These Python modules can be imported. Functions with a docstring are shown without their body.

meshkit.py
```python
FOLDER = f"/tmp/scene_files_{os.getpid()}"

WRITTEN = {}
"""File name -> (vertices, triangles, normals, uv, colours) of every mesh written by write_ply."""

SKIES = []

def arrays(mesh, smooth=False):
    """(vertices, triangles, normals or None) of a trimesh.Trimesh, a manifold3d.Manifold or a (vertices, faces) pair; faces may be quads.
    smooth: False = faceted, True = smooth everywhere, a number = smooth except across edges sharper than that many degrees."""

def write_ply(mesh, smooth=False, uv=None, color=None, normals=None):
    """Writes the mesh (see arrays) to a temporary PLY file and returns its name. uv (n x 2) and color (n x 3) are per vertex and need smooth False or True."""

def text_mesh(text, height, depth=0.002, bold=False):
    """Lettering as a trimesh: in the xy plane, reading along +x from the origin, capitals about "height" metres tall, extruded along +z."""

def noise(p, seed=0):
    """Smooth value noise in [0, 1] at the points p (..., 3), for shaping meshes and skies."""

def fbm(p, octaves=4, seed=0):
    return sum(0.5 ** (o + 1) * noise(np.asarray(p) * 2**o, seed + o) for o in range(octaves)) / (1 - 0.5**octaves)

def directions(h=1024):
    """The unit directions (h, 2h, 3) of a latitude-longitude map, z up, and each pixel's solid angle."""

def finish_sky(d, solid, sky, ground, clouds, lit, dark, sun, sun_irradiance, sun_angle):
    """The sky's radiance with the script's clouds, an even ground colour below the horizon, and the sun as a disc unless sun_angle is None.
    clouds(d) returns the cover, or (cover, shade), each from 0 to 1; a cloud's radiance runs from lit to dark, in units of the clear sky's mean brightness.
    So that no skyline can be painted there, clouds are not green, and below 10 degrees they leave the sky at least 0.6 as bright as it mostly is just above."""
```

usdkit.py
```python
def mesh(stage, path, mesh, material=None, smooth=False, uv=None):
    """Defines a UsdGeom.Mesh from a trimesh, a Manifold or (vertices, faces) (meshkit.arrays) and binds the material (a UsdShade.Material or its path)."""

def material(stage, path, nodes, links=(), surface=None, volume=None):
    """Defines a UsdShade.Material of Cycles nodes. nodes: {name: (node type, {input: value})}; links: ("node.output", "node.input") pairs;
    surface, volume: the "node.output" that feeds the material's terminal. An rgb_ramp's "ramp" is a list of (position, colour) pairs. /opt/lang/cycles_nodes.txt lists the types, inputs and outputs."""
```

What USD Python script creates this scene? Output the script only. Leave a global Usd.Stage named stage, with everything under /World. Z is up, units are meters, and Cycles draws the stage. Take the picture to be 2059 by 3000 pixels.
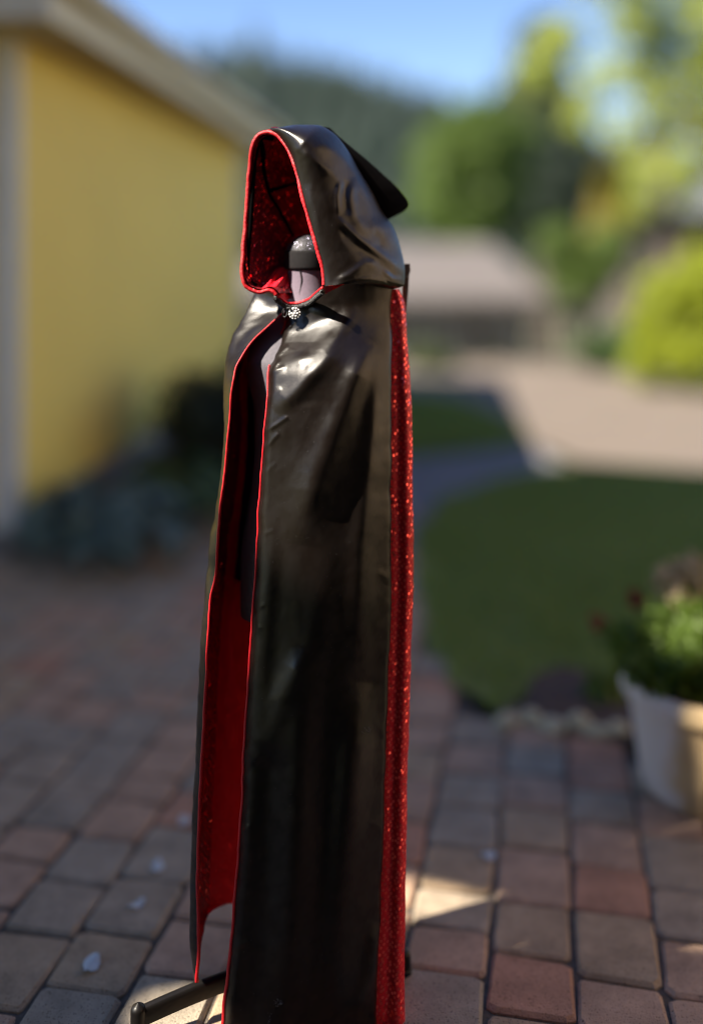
import math, random
import numpy as np
import trimesh
import usdkit, meshkit
from pxr import Usd, UsdGeom, UsdLux, UsdShade, Gf, Sdf, Vt
from shapely.geometry import Polygon, Point
from shapely import prepare, contains_xy

stage = Usd.Stage.CreateInMemory()
UsdGeom.SetStageUpAxis(stage, UsdGeom.Tokens.z)
UsdGeom.SetStageMetersPerUnit(stage, 1.0)
UsdGeom.Xform.Define(stage, '/World')
UsdGeom.Scope.Define(stage, '/World/Looks')

# ------------------------------------------------------------------ camera, sky, sun, exposure
CAM_H, FPX, W0, H0, HORIZON = 1.5, 3000.0, 2059.0, 3000.0, 740.0
cam = UsdGeom.Camera.Define(stage, '/World/camera')
cam.AddTranslateOp().Set(Gf.Vec3d(0, 0, CAM_H))
cam.AddRotateXOp().Set(90)
AP = 24.0
cam.CreateHorizontalApertureAttr(AP)
cam.CreateVerticalApertureAttr(AP * H0 / W0)
FL = AP * FPX / W0
cam.CreateFocalLengthAttr(FL)
cam.CreateVerticalApertureOffsetAttr(-(H0 / 2 - HORIZON) / W0 * AP)
cam.CreateHorizontalApertureOffsetAttr(0.0)
LENS_OPENING = 0.090                     # metres
cam.CreateFStopAttr(FL / 1000 / LENS_OPENING)
cam.CreateFocusDistanceAttr(1.94)
cam.CreateClippingRangeAttr(Gf.Vec2f(0.05, 5000))
cam.CreateExposureAttr(1.75)

SUN_EL, SUN_AZ = math.radians(46), math.radians(-113)      # azimuth = atan2(x, y)
S = np.array([math.sin(SUN_AZ) * math.cos(SUN_EL), math.cos(SUN_AZ) * math.cos(SUN_EL), math.sin(SUN_EL)])
sky_m = usdkit.material(stage, '/World/Looks/sky_air', {
    'sky': ('sky_texture', {'sky_type': 'single_scattering', 'sun_disc': False, 'sun_elevation': SUN_EL, 'sun_rotation': SUN_AZ,
                            'air_density': 1.0, 'aerosol_density': 0.25, 'ozone_density': 2.5}),
    'hs': ('hsv', {'hue': .512, 'saturation': 1.12}), 'bg': ('background_shader', {'strength': 0.066})}, [('sky.color', 'hs.color'), ('hs.color', 'bg.color')], surface='bg.background')
dome = UsdLux.DomeLight.Define(stage, '/World/sky')
UsdShade.MaterialBindingAPI.Apply(dome.GetPrim()).Bind(sky_m)
dome.GetPrim().SetCustomDataByKey('kind', 'structure')
sun = UsdLux.DistantLight.Define(stage, '/World/sun')
sun.CreateIntensityAttr(1.25)
sun.CreateNormalizeAttr(True)
sun.CreateAngleAttr(0.42)
sun.CreateColorAttr(Gf.Vec3f(1.0, 0.90, 0.76))
_x = np.cross([0, 0, 1.0], S); _x /= np.linalg.norm(_x); _y = np.cross(S, _x)
sun.AddTransformOp().Set(Gf.Matrix4d(*_x, 0, *_y, 0, *S, 0, 0, 0, 30, 1))

# ------------------------------------------------------------------ helpers
used = {}
def path_of(name, parent='/World'):
    parent = str(parent.GetPath()) if hasattr(parent, 'GetPath') else parent
    k = used.get((parent, name), 0)
    used[(parent, name)] = k + 1
    return f'{parent}/{name}' + (f'_{k:03d}' if k else '')

def tag(o, label=None, cat=None, group=None, kind=None):
    p = o if isinstance(o, Usd.Prim) else o.GetPrim()
    for k, v in (('label', label), ('category', cat), ('group', group), ('kind', kind)):
        if v:
            p.SetCustomDataByKey(k, v)
    return p

def thing(name, label, cat, loc=(0, 0, 0), rotz=0, group=None):
    x = UsdGeom.Xform.Define(stage, path_of(name))
    x.AddTranslateOp().Set(Gf.Vec3d(*map(float, loc)))
    if rotz:
        x.AddRotateZOp().Set(rotz)
    return tag(x, label, cat, group)

def obj(name, mesh, m, parent='/World', smooth=35, uv=None, off=None):
    if off is not None:                       # world coordinates -> coordinates of the thing
        if isinstance(mesh, tuple):
            mesh = (np.asarray(mesh[0], float) - np.asarray(off, float), mesh[1])
        else:
            mesh = mesh.copy(); mesh.apply_translation(-np.asarray(off, float))
    return usdkit.mesh(stage, path_of(name, parent), mesh, m, smooth=smooth, uv=uv).GetPrim()

def copy_of(src, name, label, loc, rotz=0, scale=1.0, cat=None, group=None):
    x = UsdGeom.Xform.Define(stage, path_of(name))
    x.AddTranslateOp().Set(Gf.Vec3d(*map(float, loc)))
    x.AddRotateZOp().Set(rotz)
    x.AddScaleOp().Set(Gf.Vec3f(scale, scale, scale))
    p = x.GetPrim()
    p.GetReferences().AddInternalReference(src.GetPath()); p.SetInstanceable(True)
    return tag(p, label, cat, group)

def P(px, py, Y):
    """world point at depth Y seen at photograph pixel px, py"""
    px, py, Y = np.broadcast_arrays(np.asarray(px, float), np.asarray(py, float), np.asarray(Y, float))
    return np.stack([(px - W0 / 2) / FPX * Y, Y, CAM_H - (py - HORIZON) / FPX * Y], -1)

def G(px, py):
    """ground point"""
    return P(px, py, CAM_H * FPX / (np.asarray(py, float) - HORIZON))

def grid_faces(nr, nc, wrap=False):
    i, j = np.meshgrid(np.arange(nr - 1), np.arange(nc if wrap else nc - 1), indexing='ij')
    a = i * nc + j; b = i * nc + (j + 1) % nc
    return np.stack([a, b, b + nc, a + nc], -1).reshape(-1, 4)

def grid_mesh(g):
    return g.reshape(-1, 3), grid_faces(*g.shape[:2])

def grid_uv(g):
    du = np.zeros(g.shape[:2]); dv = np.zeros(g.shape[:2])
    du[:, 1:] = np.cumsum(np.linalg.norm(np.diff(g, axis=1), axis=2), 1)
    dv[1:] = np.cumsum(np.linalg.norm(np.diff(g, axis=0), axis=2), 0)
    return np.stack([du, dv], -1).reshape(-1, 2)

def grid_normals(g):
    a = np.gradient(g, axis=1); b = np.gradient(g, axis=0)
    n = np.cross(a, b)
    return n / (np.linalg.norm(n, axis=2, keepdims=True) + 1e-9)

def offset(g, toward, d):
    """the sheet moved by d to the side on which the point(s) toward lie"""
    n = grid_normals(g)
    s = np.sign(((toward - g) * n).sum(2, keepdims=True)); s[s == 0] = 1
    s = np.sign(s.sum()) if abs(s.mean()) > .3 else s
    return g + n * s * d

def curve(pts, n, sharp=False):
    """resampled by arc length"""
    p = np.asarray(pts, float)
    t = np.r_[0, np.cumsum(np.linalg.norm(np.diff(p, axis=0), axis=1))]; t /= t[-1]
    s = np.linspace(0, 1, n)
    if sharp or len(p) < 4:
        return np.stack([np.interp(s, t, p[:, k]) for k in range(p.shape[1])], 1)
    from scipy.interpolate import PchipInterpolator
    return PchipInterpolator(t, p)(s)

def tube(points, r, sides=8, caps=True):
    p = np.asarray(points, float); n = len(p)
    r = np.broadcast_to(np.asarray(r, float), (n,))
    t = np.gradient(p, axis=0); t /= np.linalg.norm(t, axis=1, keepdims=True) + 1e-12
    a = np.cross(t[0], [0, 0, 1.0] if abs(t[0][2]) < .9 else [1.0, 0, 0]); a /= np.linalg.norm(a)
    A = []
    for k in range(n):
        a = a - t[k] * (a @ t[k]); a /= np.linalg.norm(a); A.append(a)
    A = np.array(A); B = np.cross(t, A)
    ang = np.arange(sides) * 2 * np.pi / sides
    v = p[:, None] + r[:, None, None] * (np.cos(ang)[None, :, None] * A[:, None] + np.sin(ang)[None, :, None] * B[:, None])
    v = v.reshape(-1, 3); f = grid_faces(n, sides, True)
    f = np.vstack([f[:, [0, 1, 2]], f[:, [0, 2, 3]]])
    if caps:
        v = np.vstack([v, p[0], p[-1]]); c0, c1 = len(v) - 2, len(v) - 1
        k = np.arange(sides); k2 = (k + 1) % sides
        f = np.vstack([f, np.stack([np.full(sides, c0), k2, k], 1), np.stack([np.full(sides, c1), (n - 1) * sides + k, (n - 1) * sides + k2], 1)])
    return v, f

def join(parts):
    V, F, n = [], [], 0
    for m in parts:
        v, f, _ = meshkit.arrays(m)
        V.append(v); F.append(f + n); n += len(v)
    return np.vstack(V), np.vstack(F)

def box(x0, x1, y0, y1, z0, z1):
    m = trimesh.creation.box([x1 - x0, y1 - y0, z1 - z0]); m.apply_translation([(x0 + x1) / 2, (y0 + y1) / 2, (z0 + z1) / 2]); return m

def bar(a, b, w, h, up=(0, 0, 1)):
    a, b = np.asarray(a, float), np.asarray(b, float); d = b - a; L = np.linalg.norm(d); d /= L
    s = np.cross(d, up); s /= np.linalg.norm(s); u = np.cross(s, d)
    m = trimesh.creation.box([L, w, h]); T = np.eye(4); T[:3, 0], T[:3, 1], T[:3, 2], T[:3, 3] = d, s, u, (a + b) / 2
    m.apply_transform(T); return m

def prism(poly_xy, z0, z1):
    m = trimesh.creation.extrude_polygon(Polygon(poly_xy), z1 - z0, engine='earcut'); m.apply_translation([0, 0, z0]); return m

def sheet(poly_xy, z, step=None, amp=0, seed=0):
    """a flat ground sheet; with step it is cut into a grid and gently uneven"""
    pg = Polygon(poly_xy)
    v, f = trimesh.creation.triangulate_polygon(pg, engine='earcut')
    m = trimesh.Trimesh(np.c_[v, np.zeros(len(v))], f, process=False)
    if step:
        v2, f2 = trimesh.remesh.subdivide_to_size(m.vertices, m.faces, step)
        v2[:, 2] = amp * (meshkit.fbm(v2 * [1.3, 1.3, 1] + 7.3, 3, seed) - .5)
        m = trimesh.Trimesh(v2, f2, process=True)
    if m.face_normals[:, 2].sum() < 0:
        m.invert()
    m.apply_translation([0, 0, z]); return m

def lathe(profile, n=24, center=(0, 0, 0)):
    pr = np.asarray(profile, float); a = np.arange(n) * 2 * np.pi / n
    v = np.stack([pr[:, 0, None] * np.cos(a), pr[:, 0, None] * np.sin(a), np.repeat(pr[:, 1, None], n, 1)], -1).reshape(-1, 3) + np.asarray(center)
    return v, grid_faces(len(pr), n, True)[:, [0, 1, 2, 3]]

# ------------------------------------------------------------------ materials
def plain(name, color, rough=.6, var=.25, scale=20, metallic=0, spec=.5, bump=0, bscale=60, space='object', extra=None):
    c = np.array(color)
    nodes = {'co': ('texture_coordinate', {}), 'n': ('noise_texture', {'scale': scale, 'detail': 5, 'roughness': .6}),
             'r': ('rgb_ramp', {'ramp': [(.25, tuple(c * (1 - var))), (.75, tuple(np.minimum(c * (1 + var), 1)))]}),
             'p': ('principled_bsdf', {'roughness': rough, 'metallic': metallic, 'specular_ior_level': spec, **(extra or {})})}
    links = [('co.' + space, 'n.vector'), ('n.fac', 'r.fac'), ('r.color', 'p.base_color')]
    if bump:
        nodes['n2'] = ('noise_texture', {'scale': bscale, 'detail': 4}); nodes['b'] = ('bump', {'strength': 1.0, 'distance': bump})
        links += [('co.' + space, 'n2.vector'), ('n2.fac', 'b.height'), ('b.normal', 'p.normal')]
    return usdkit.material(stage, '/World/Looks/' + name, nodes, links, surface='p.BSDF')

def leafy(name, dark, light, trans=.35, rough=.5):
    nodes = {'g': ('geometry', {}), 'r': ('rgb_ramp', {'ramp': [(0, dark), (1, light)]}),
             'p': ('principled_bsdf', {'roughness': rough, 'specular_ior_level': .35}), 't': ('translucent_bsdf', {}),
             'h': ('hsv', {'saturation': 1.1, 'value': 1.5}), 'mx': ('mix_closure', {'fac': trans})}
    return usdkit.material(stage, '/World/Looks/' + name, nodes, [('g.random_per_island', 'r.fac'), ('r.color', 'p.base_color'), ('r.color', 'h.color'), ('h.color', 't.color'),
                           ('p.BSDF', 'mx.closure1'), ('t.BSDF', 'mx.closure2')], surface='mx.closure')

def satin(name, color, rough, spec, grain=.35):
    """tightly woven satin: a smooth sheen broken by fine thread grain"""
    nodes = {'uv': ('uvmap', {'attribute': 'st'}), 'mp': ('mapping', {'scale': (1.0, .35, 1)}), 'n': ('noise_texture', {'scale': 800, 'detail': 2}),
             'b': ('bump', {'strength': grain, 'distance': .0004}), 'w': ('noise_texture', {'scale': 28, 'detail': 3}), 'b2': ('bump', {'strength': .07, 'distance': .003}),
             'ln': ('noise_texture', {'scale': 420, 'detail': 1}), 'lr': ('rgb_ramp', {'ramp': [(.78, color), (.80, (.25, .25, .26))]}),
             'rr': ('map_range', {'from_min': .3, 'from_max': .7, 'to_min': rough - .07, 'to_max': rough + .07}),
             'p': ('principled_bsdf', {'specular_ior_level': spec, 'sheen_weight': .0, 'sheen_roughness': .35, 'sheen_tint': (.9, .8, .7)})}
    links = [('uv.UV', 'mp.vector'), ('mp.vector', 'n.vector'), ('uv.UV', 'w.vector'), ('w.fac', 'b2.height'), ('b2.normal', 'b.normal'), ('n.fac', 'b.height'), ('b.normal', 'p.normal'),
             ('w.fac', 'rr.value'), ('rr.result', 'p.roughness'), ('uv.UV', 'ln.vector'), ('ln.fac', 'lr.fac'), ('lr.color', 'p.base_color')]
    return usdkit.material(stage, '/World/Looks/' + name, nodes, links, surface='p.BSDF')

def sequins(name, cloth, disc, size=.0075, radius=.36, tilt=.42, scatter=.25, rough=.22):
    """rows of small round foil dots on stretch cloth, each dot tilted its own way"""
    nodes = {'uv': ('uvmap', {'attribute': 'st'}), 'v': ('voronoi_texture', {'dimensions': '2D', 'feature': 'f1', 'scale': 1 / size, 'randomness': scatter}),
             'rt': ('mapping', {'rotation': (0, 0, .6)}),
             'm': ('rgb_ramp', {'ramp': [(radius - .03, (1, 1, 1)), (radius + .03, (0, 0, 0))]}),
             'g': ('geometry', {}), 'c': ('vector_math', {'math_type': 'subtract', 'vector2': (.5, .5, .5)}),
             's': ('vector_math', {'math_type': 'scale', 'scale': tilt}), 'a': ('vector_math', {'math_type': 'add'}), 'nn': ('vector_math', {'math_type': 'normalize'}),
             'n': ('noise_texture', {'scale': 900, 'detail': 2}), 'b': ('bump', {'strength': .3, 'distance': .0008}),
             'base': ('principled_bsdf', {'base_color': cloth, 'roughness': .55, 'specular_ior_level': .4, 'sheen_weight': .04, 'sheen_tint': (1, .2, .2)}),
             'foil': ('principled_bsdf', {'base_color': disc, 'metallic': .9, 'roughness': rough}), 'mx': ('mix_closure', {})}
    links = [('uv.UV', 'rt.vector'), ('rt.vector', 'v.vector'), ('v.distance', 'm.fac'), ('m.color', 'mx.fac'), ('v.color', 'c.vector1'), ('c.vector', 's.vector1'), ('g.normal', 'a.vector1'), ('s.vector', 'a.vector2'),
             ('a.vector', 'nn.vector1'), ('nn.vector', 'foil.normal'), ('uv.UV', 'n.vector'), ('n.fac', 'b.height'), ('b.normal', 'base.normal'),
             ('base.BSDF', 'mx.closure1'), ('foil.BSDF', 'mx.closure2')]
    return usdkit.material(stage, '/World/Looks/' + name, nodes, links, surface='mx.closure')

M = {}
M['satin'] = satin('black_satin', (.0060, .0038, .0028), .335, .37, .6)
M['velvet'] = plain('black_velvet', (.004, .0035, .0035), .95, .2, 60, spec=.02)
M['capband'] = plain('cap_band', (.010, .009, .010), .8, .3, 200, spec=.2, bump=.0005, bscale=500)
M['lining'] = sequins('red_sequin_lining', (.74, .005, .022), (.85, .03, .03), radius=.24, tilt=.7, rough=.35)
M['strip'] = sequins('red_sequin_side', (.60, .004, .015), (1.0, .13, .12), size=.0090, radius=.33, tilt=.62, scatter=.5, rough=.33)
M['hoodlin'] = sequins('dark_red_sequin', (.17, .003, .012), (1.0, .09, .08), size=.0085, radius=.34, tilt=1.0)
M['piping'] = plain('red_piping', (.50, .004, .011), .5, .15, 300, bump=.0008, bscale=700)
M['braid'] = plain('black_braid', (.012, .011, .012), .5, .4, 400, bump=.001, bscale=600)
M['form'] = plain('form_cloth', (.075, .068, .084), .75, .22, 160, bump=.0006, bscale=900)
M['neckcloth'] = plain('neck_cloth', (.15, .115, .155), .75, .15, 200, bump=.0005, bscale=900)
M['glit'] = sequins('glitter_black', (.015, .015, .018), (.20, .19, .26), size=.0022, radius=.3, tilt=1.2, scatter=1.0, rough=.3)
M['blackmetal'] = plain('black_metal', (.006, .005, .0045), .4, .3, 40, spec=.25, bump=.0004, bscale=120)
M['chrome'] = plain('worn_steel', (.6, .6, .6), .2, .1, 40, metallic=1)
M['stone'] = plain('rhinestone', (.9, .9, .92), .12, .05, 50, spec=1.0, extra={'coat_weight': 1.0})
M['silver'] = plain('dark_silver', (.25, .24, .22), .35, .2, 90, metallic=.9)
M['pin'] = plain('weathered_peg', (.16, .10, .065), .8, .45, 120, bump=.001, bscale=300)
M['pinedge'] = plain('fresh_peg_edge', (.62, .45, .25), .7, .1, 60)
M['lint'] = plain('lint', (.20, .20, .21), .9, .1, 50)

# =========================================================================================== SETTING
rng = np.random.default_rng(11)
# ground: one sheet to the horizon, falling away behind the fence
def ground_z(x, y):
    t = np.clip((y - 15.0) / 7.0, 0, 1)
    return -.06 - 3.4 * t * t * (3 - 2 * t)
gx = np.r_[-900, -300, -120, -60, np.linspace(-30, 40, 36), 60, 120, 300, 900]
gy = np.r_[-400, -100, -40, np.linspace(-20, 40, 61), 60, 100, 200, 500, 1200]
X, Y = np.meshgrid(gx, gy)
g = np.stack([X, Y, ground_z(X, Y)], -1)
M['soil'] = plain('ground_soil', (.10, .11, .055), .95, .45, 2.0, bump=.02, bscale=20)
tag(obj('ground', grid_mesh(g), M['soil'], smooth=True), kind='structure')

# paved yard
M['joint'] = plain('joint_sand', (.085, .070, .055), .95, .4, 60, bump=.004, bscale=150)
PAVE = [tuple(G(x, y)[:2]) for x, y in ((1240, 1880), (1320, 2010), (1450, 2120), (1640, 2150), (1850, 2190))] + [(1.02, 2.55), (1.6, 2.0), (1.6, 1.2), (-2.6, 1.2), (-2.6, 5.2), (-1.2, 5.4), (-1.05, 6.5), (-.3, 9.5), (.3, 9.5), (.45, 5.7)]
pavers_root = UsdGeom.Xform.Define(stage, path_of('paving')).GetPrim(); tag(pavers_root, kind='structure')
obj('joint_sand', sheet(PAVE, -.010), M['joint'], pavers_root)
def paver_mat(name, c):
    c = np.array(c)
    nodes = {'co': ('texture_coordinate', {}), 'n': ('noise_texture', {'scale': 9, 'detail': 6, 'roughness': .7}), 'n2': ('noise_texture', {'scale': 240, 'detail': 3}),
             'r': ('rgb_ramp', {'ramp': [(.3, tuple(c * .68)), (.7, tuple(c * 1.3))]}), 'sp': ('rgb_ramp', {'ramp': [(.30, (.35, .33, .32)), (.42, (1, 1, 1)), (.70, (1, 1, 1)), (.78, (1.6, 1.5, 1.45))]}),
             'mu': ('mix_color', {'blend_type': 'multiply', 'fac': 1.0}), 'b': ('bump', {'strength': .8, 'distance': .003}), 'p': ('principled_bsdf', {'roughness': .85, 'specular_ior_level': .3})}
    return usdkit.material(stage, '/World/Looks/' + name, nodes, [('co.object', 'n.vector'), ('co.object', 'n2.vector'), ('n.fac', 'r.fac'), ('n2.fac', 'sp.fac'), ('r.color', 'mu.a'), ('sp.color', 'mu.b'),
                           ('mu.result', 'p.base_color'), ('n2.fac', 'b.height'), ('b.normal', 'p.normal')], surface='p.BSDF')
PM = [paver_mat('paver_red', (.38, .21, .135)), paver_mat('paver_rose', (.37, .25, .17)), paver_mat('paver_brown', (.34, .25, .16)),
      paver_mat('paver_grey', (.31, .25, .18)), paver_mat('paver_slate', (.285, .24, .18))]
def paver(cx, cy, w, l, ang, rg):
    """a tumbled paver: knocked corners, chamfered top, slightly tilted"""
    hw, hl, c = w / 2, l / 2, .011
    base = np.array([(-hw + c, -hl), (hw - c, -hl), (hw, -hl + c), (hw, hl - c), (hw - c, hl), (-hw + c, hl), (-hw, hl - c), (-hw, -hl + c)]) + rg.uniform(-.005, .005, (8, 2))
    ins = base * (1 - np.array([.007 / hw, .007 / hl])); z = rg.uniform(-.002, .002); tx, ty = rg.uniform(-.012, .012, 2)
    rings = [np.c_[base, np.full(8, -.035)], np.c_[base, np.full(8, -.006)], np.c_[ins, ins @ [tx, ty] + z]]
    v = np.vstack(rings + [[[0, 0, z + .001]]])
    f = [(a * 8 + k, a * 8 + (k + 1) % 8, a * 8 + 8 + (k + 1) % 8, a * 8 + 8 + k) for a in (0, 1) for k in range(8)]
    t = [(q[0], q[1], q[2]) for q in f] + [(q[0], q[2], q[3]) for q in f] + [(16 + k, 16 + (k + 1) % 8, 24) for k in range(8)]
    ca, sa = math.cos(ang), math.sin(ang)
    v = np.c_[v[:, 0] * ca - v[:, 1] * sa + cx, v[:, 0] * sa + v[:, 1] * ca + cy, v[:, 2]]
    return v, np.array(t)
ANG = -math.atan2(570, 3000)            # the rows run a little to the right of the view
pave_pg = Polygon(PAVE); prepare(pave_pg)
rp = np.random.default_rng(5)
fan = []
CW, CG = .179, .009
d = np.array([math.sin(-ANG), math.cos(-ANG)]); e = np.array([d[1], -d[0]])
o0 = G(1690, 3000)[:2]
for i in range(-26, 12):
    s = -3.0 + rp.uniform(0, .2)
    while s < 9:
        L = rp.choice([.179, .179, .19, .225, .14])
        c = o0 + e * ((i + .5) * CW) + d * (s + L / 2)
        fan.append((c, CW - CG, L - CG, rp.random())); s += L
vis, far = [], {0: [], 1: [], 2: [], 3: [], 4: []}
for c, w, l, q in fan:
    if not contains_xy(pave_pg, *c) or c[1] < 1.25:
        continue
    px = W0 / 2 + c[0] / c[1] * FPX; py = HORIZON + CAM_H / c[1] * FPX
    grey = .62 if c[0] < -.35 else .22
    k = rp.choice([3, 4]) if q < grey * .9 else rp.choice([0, 1, 1, 2])
    mesh = paver(*c, w, l, ANG, rp)
    if -90 < px < 2150 and py < 3090:
        vis.append((c[1], mesh, k))
    else:
        far[k].append(mesh)
vis.sort(key=lambda a: a[0])
for y, mesh, k in vis[:300]:
    obj('paver', mesh, PM[k], pavers_root, smooth=False)
for y, mesh, k in vis[300:]:
    far[k].append(mesh)
for k, l in far.items():
    if l:
        tag(obj('paver_field', join(l), PM[k], pavers_root, smooth=False), kind='stuff')

# lawns, path, driveway, mulch
def pg(*pts): return [tuple(G(x, y)[:2]) for x, y in pts]
def lawn_mat(name, a, b, c):
    nodes = {'co': ('texture_coordinate', {}), 'n': ('noise_texture', {'scale': 1.6, 'detail': 6, 'roughness': .65}), 'n2': ('noise_texture', {'scale': 90, 'detail': 3}),
             'r': ('rgb_ramp', {'ramp': [(.3, a), (.5, b), (.72, c)]}), 'b': ('bump', {'strength': 1, 'distance': .02}), 'p': ('principled_bsdf', {'roughness': .9, 'specular_ior_level': .2})}
    return usdkit.material(stage, '/World/Looks/' + name, nodes, [('co.object', 'n.vector'), ('co.object', 'n2.vector'), ('n.fac', 'r.fac'), ('r.color', 'p.base_color'), ('n2.fac', 'b.height'), ('b.normal', 'p.normal')], surface='p.BSDF')
M['lawn'] = lawn_mat('lawn_turf', (.11, .16, .055), (.20, .25, .09), (.42, .38, .19))
M['blade'] = leafy('grass_blade', (.18, .24, .07), (.36, .38, .14), .35, .6)
LAWN = pg((1262, 1870), (1222, 1700), (1215, 1560), (1300, 1470), (1450, 1410), (1620, 1378), (1850, 1372), (2100, 1392)) + [(3.6, 6.8), (3.6, 3.6), (1.4, 3.35)] + pg((1900, 2020), (1780, 1990), (1640, 1960), (1560, 1990), (1520, 2080), (1440, 2098), (1330, 1990))
def ragged(poly, amp, seed):
    p_ = np.vstack([poly, poly[:1]]); n_ = int(Polygon(poly).length / .07); q_ = curve(p_, n_, True)[:-1]
    r_ = np.random.default_rng(seed); k_ = np.convolve(np.r_[r_.normal(size=len(q_) + 4)], [.25, .5, .25], 'same')[:len(q_)]
    t_ = np.roll(q_, -1, 0) - np.roll(q_, 1, 0); t_ /= np.linalg.norm(t_, axis=1, keepdims=True) + 1e-9
    return q_ + np.c_[-t_[:, 1], t_[:, 0]] * (k_ * amp)[:, None]
LAWN = ragged(LAWN, .035, 1)
tag(obj('lawn', sheet(LAWN, .004, .25, .02, 3), M['lawn'], smooth=True), kind='structure')
LAWN2 = pg((1150, 1150), (1330, 1165), (1450, 1215), (1530, 1265), (1545, 1300), (1420, 1318), (1150, 1345))
tag(obj('lawn', sheet(LAWN2, .004, .4, .02, 4), M['lawn'], smooth=True), kind='structure')
def blades(poly, n, h, seed):
    r = np.random.default_rng(seed); p_ = Polygon(poly); prepare(p_); x0, y0, x1, y1 = p_.bounds
    q = r.uniform((x0, y0), (x1, y1), (n * 3, 2)); q = q[contains_xy(p_, q[:, 0], q[:, 1])][:n]; n = len(q)
    a = r.uniform(0, 2 * np.pi, n); dx = np.stack([np.cos(a), np.sin(a)], 1); hh = h * r.uniform(.5, 1.3, n); ln = r.uniform(-.6, .6, (n, 2)) * hh[:, None]
    w = .006
    b0 = np.c_[q - dx * w, np.zeros(n)]; b1 = np.c_[q + dx * w, np.zeros(n)]; t = np.c_[q + ln, hh]
    v = np.stack([b0, b1, t], 1).reshape(-1, 3); v[:, 2] += .002
    return v, np.arange(3 * n).reshape(-1, 3)
tag(obj('grass', blades(LAWN, 42000, .045, 8), M['blade'], smooth=False), 'short shaded grass of the lawn to the right of the cape', 'grass', kind='stuff')
tag(obj('grass', blades(LAWN2, 14000, .05, 9), M['blade'], smooth=False), 'brighter grass of the small lawn between the grey path and the tan driveway', 'grass', kind='stuff')

M['path'] = plain('path_concrete', (.115, .115, .12), .9, .25, 3, bump=.003, bscale=80)
PATHP = pg((1150, 1347), (1420, 1321), (1550, 1302), (1575, 1312), (1640, 1352), (1620, 1374), (1450, 1406), (1300, 1466), (1212, 1556), (1216, 1640)) + [(.30, 5.3), (-.2, 6.3), (-.05, 7.6)]
tag(obj('path', sheet(PATHP, .002), M['path']), kind='structure')
M['drive'] = plain('drive_concrete', (.125, .100, .078), .9, .14, 1.2, bump=.002, bscale=90)
DRIVE = pg((1150, 1062), (1500, 1062), (1720, 1070)) + [(4.2, 11.2), (9, 10.0), (9, 7.4)] + pg((2100, 1383), (1850, 1364), (1690, 1352), (1570, 1305), (1530, 1262), (1450, 1210), (1330, 1160), (1150, 1145))
tag(obj('driveway', sheet(DRIVE, .003), M['drive']), kind='structure')
M['mulch'] = plain('mulch', (.060, .038, .030), .95, .5, 30, bump=.02, bscale=60)
MULCH = pg((1445, 2098), (1525, 2080), (1565, 1995), (1645, 1965), (1780, 1994), (1900, 2024)) + [(1.40, 3.30), (1.25, 2.6), (1.06, 2.62)] + pg((1845, 2185), (1650, 2146))
tag(obj('mulch_bed', sheet(MULCH, .012, .06, .03, 2), M['mulch'], smooth=True), kind='structure')

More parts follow.
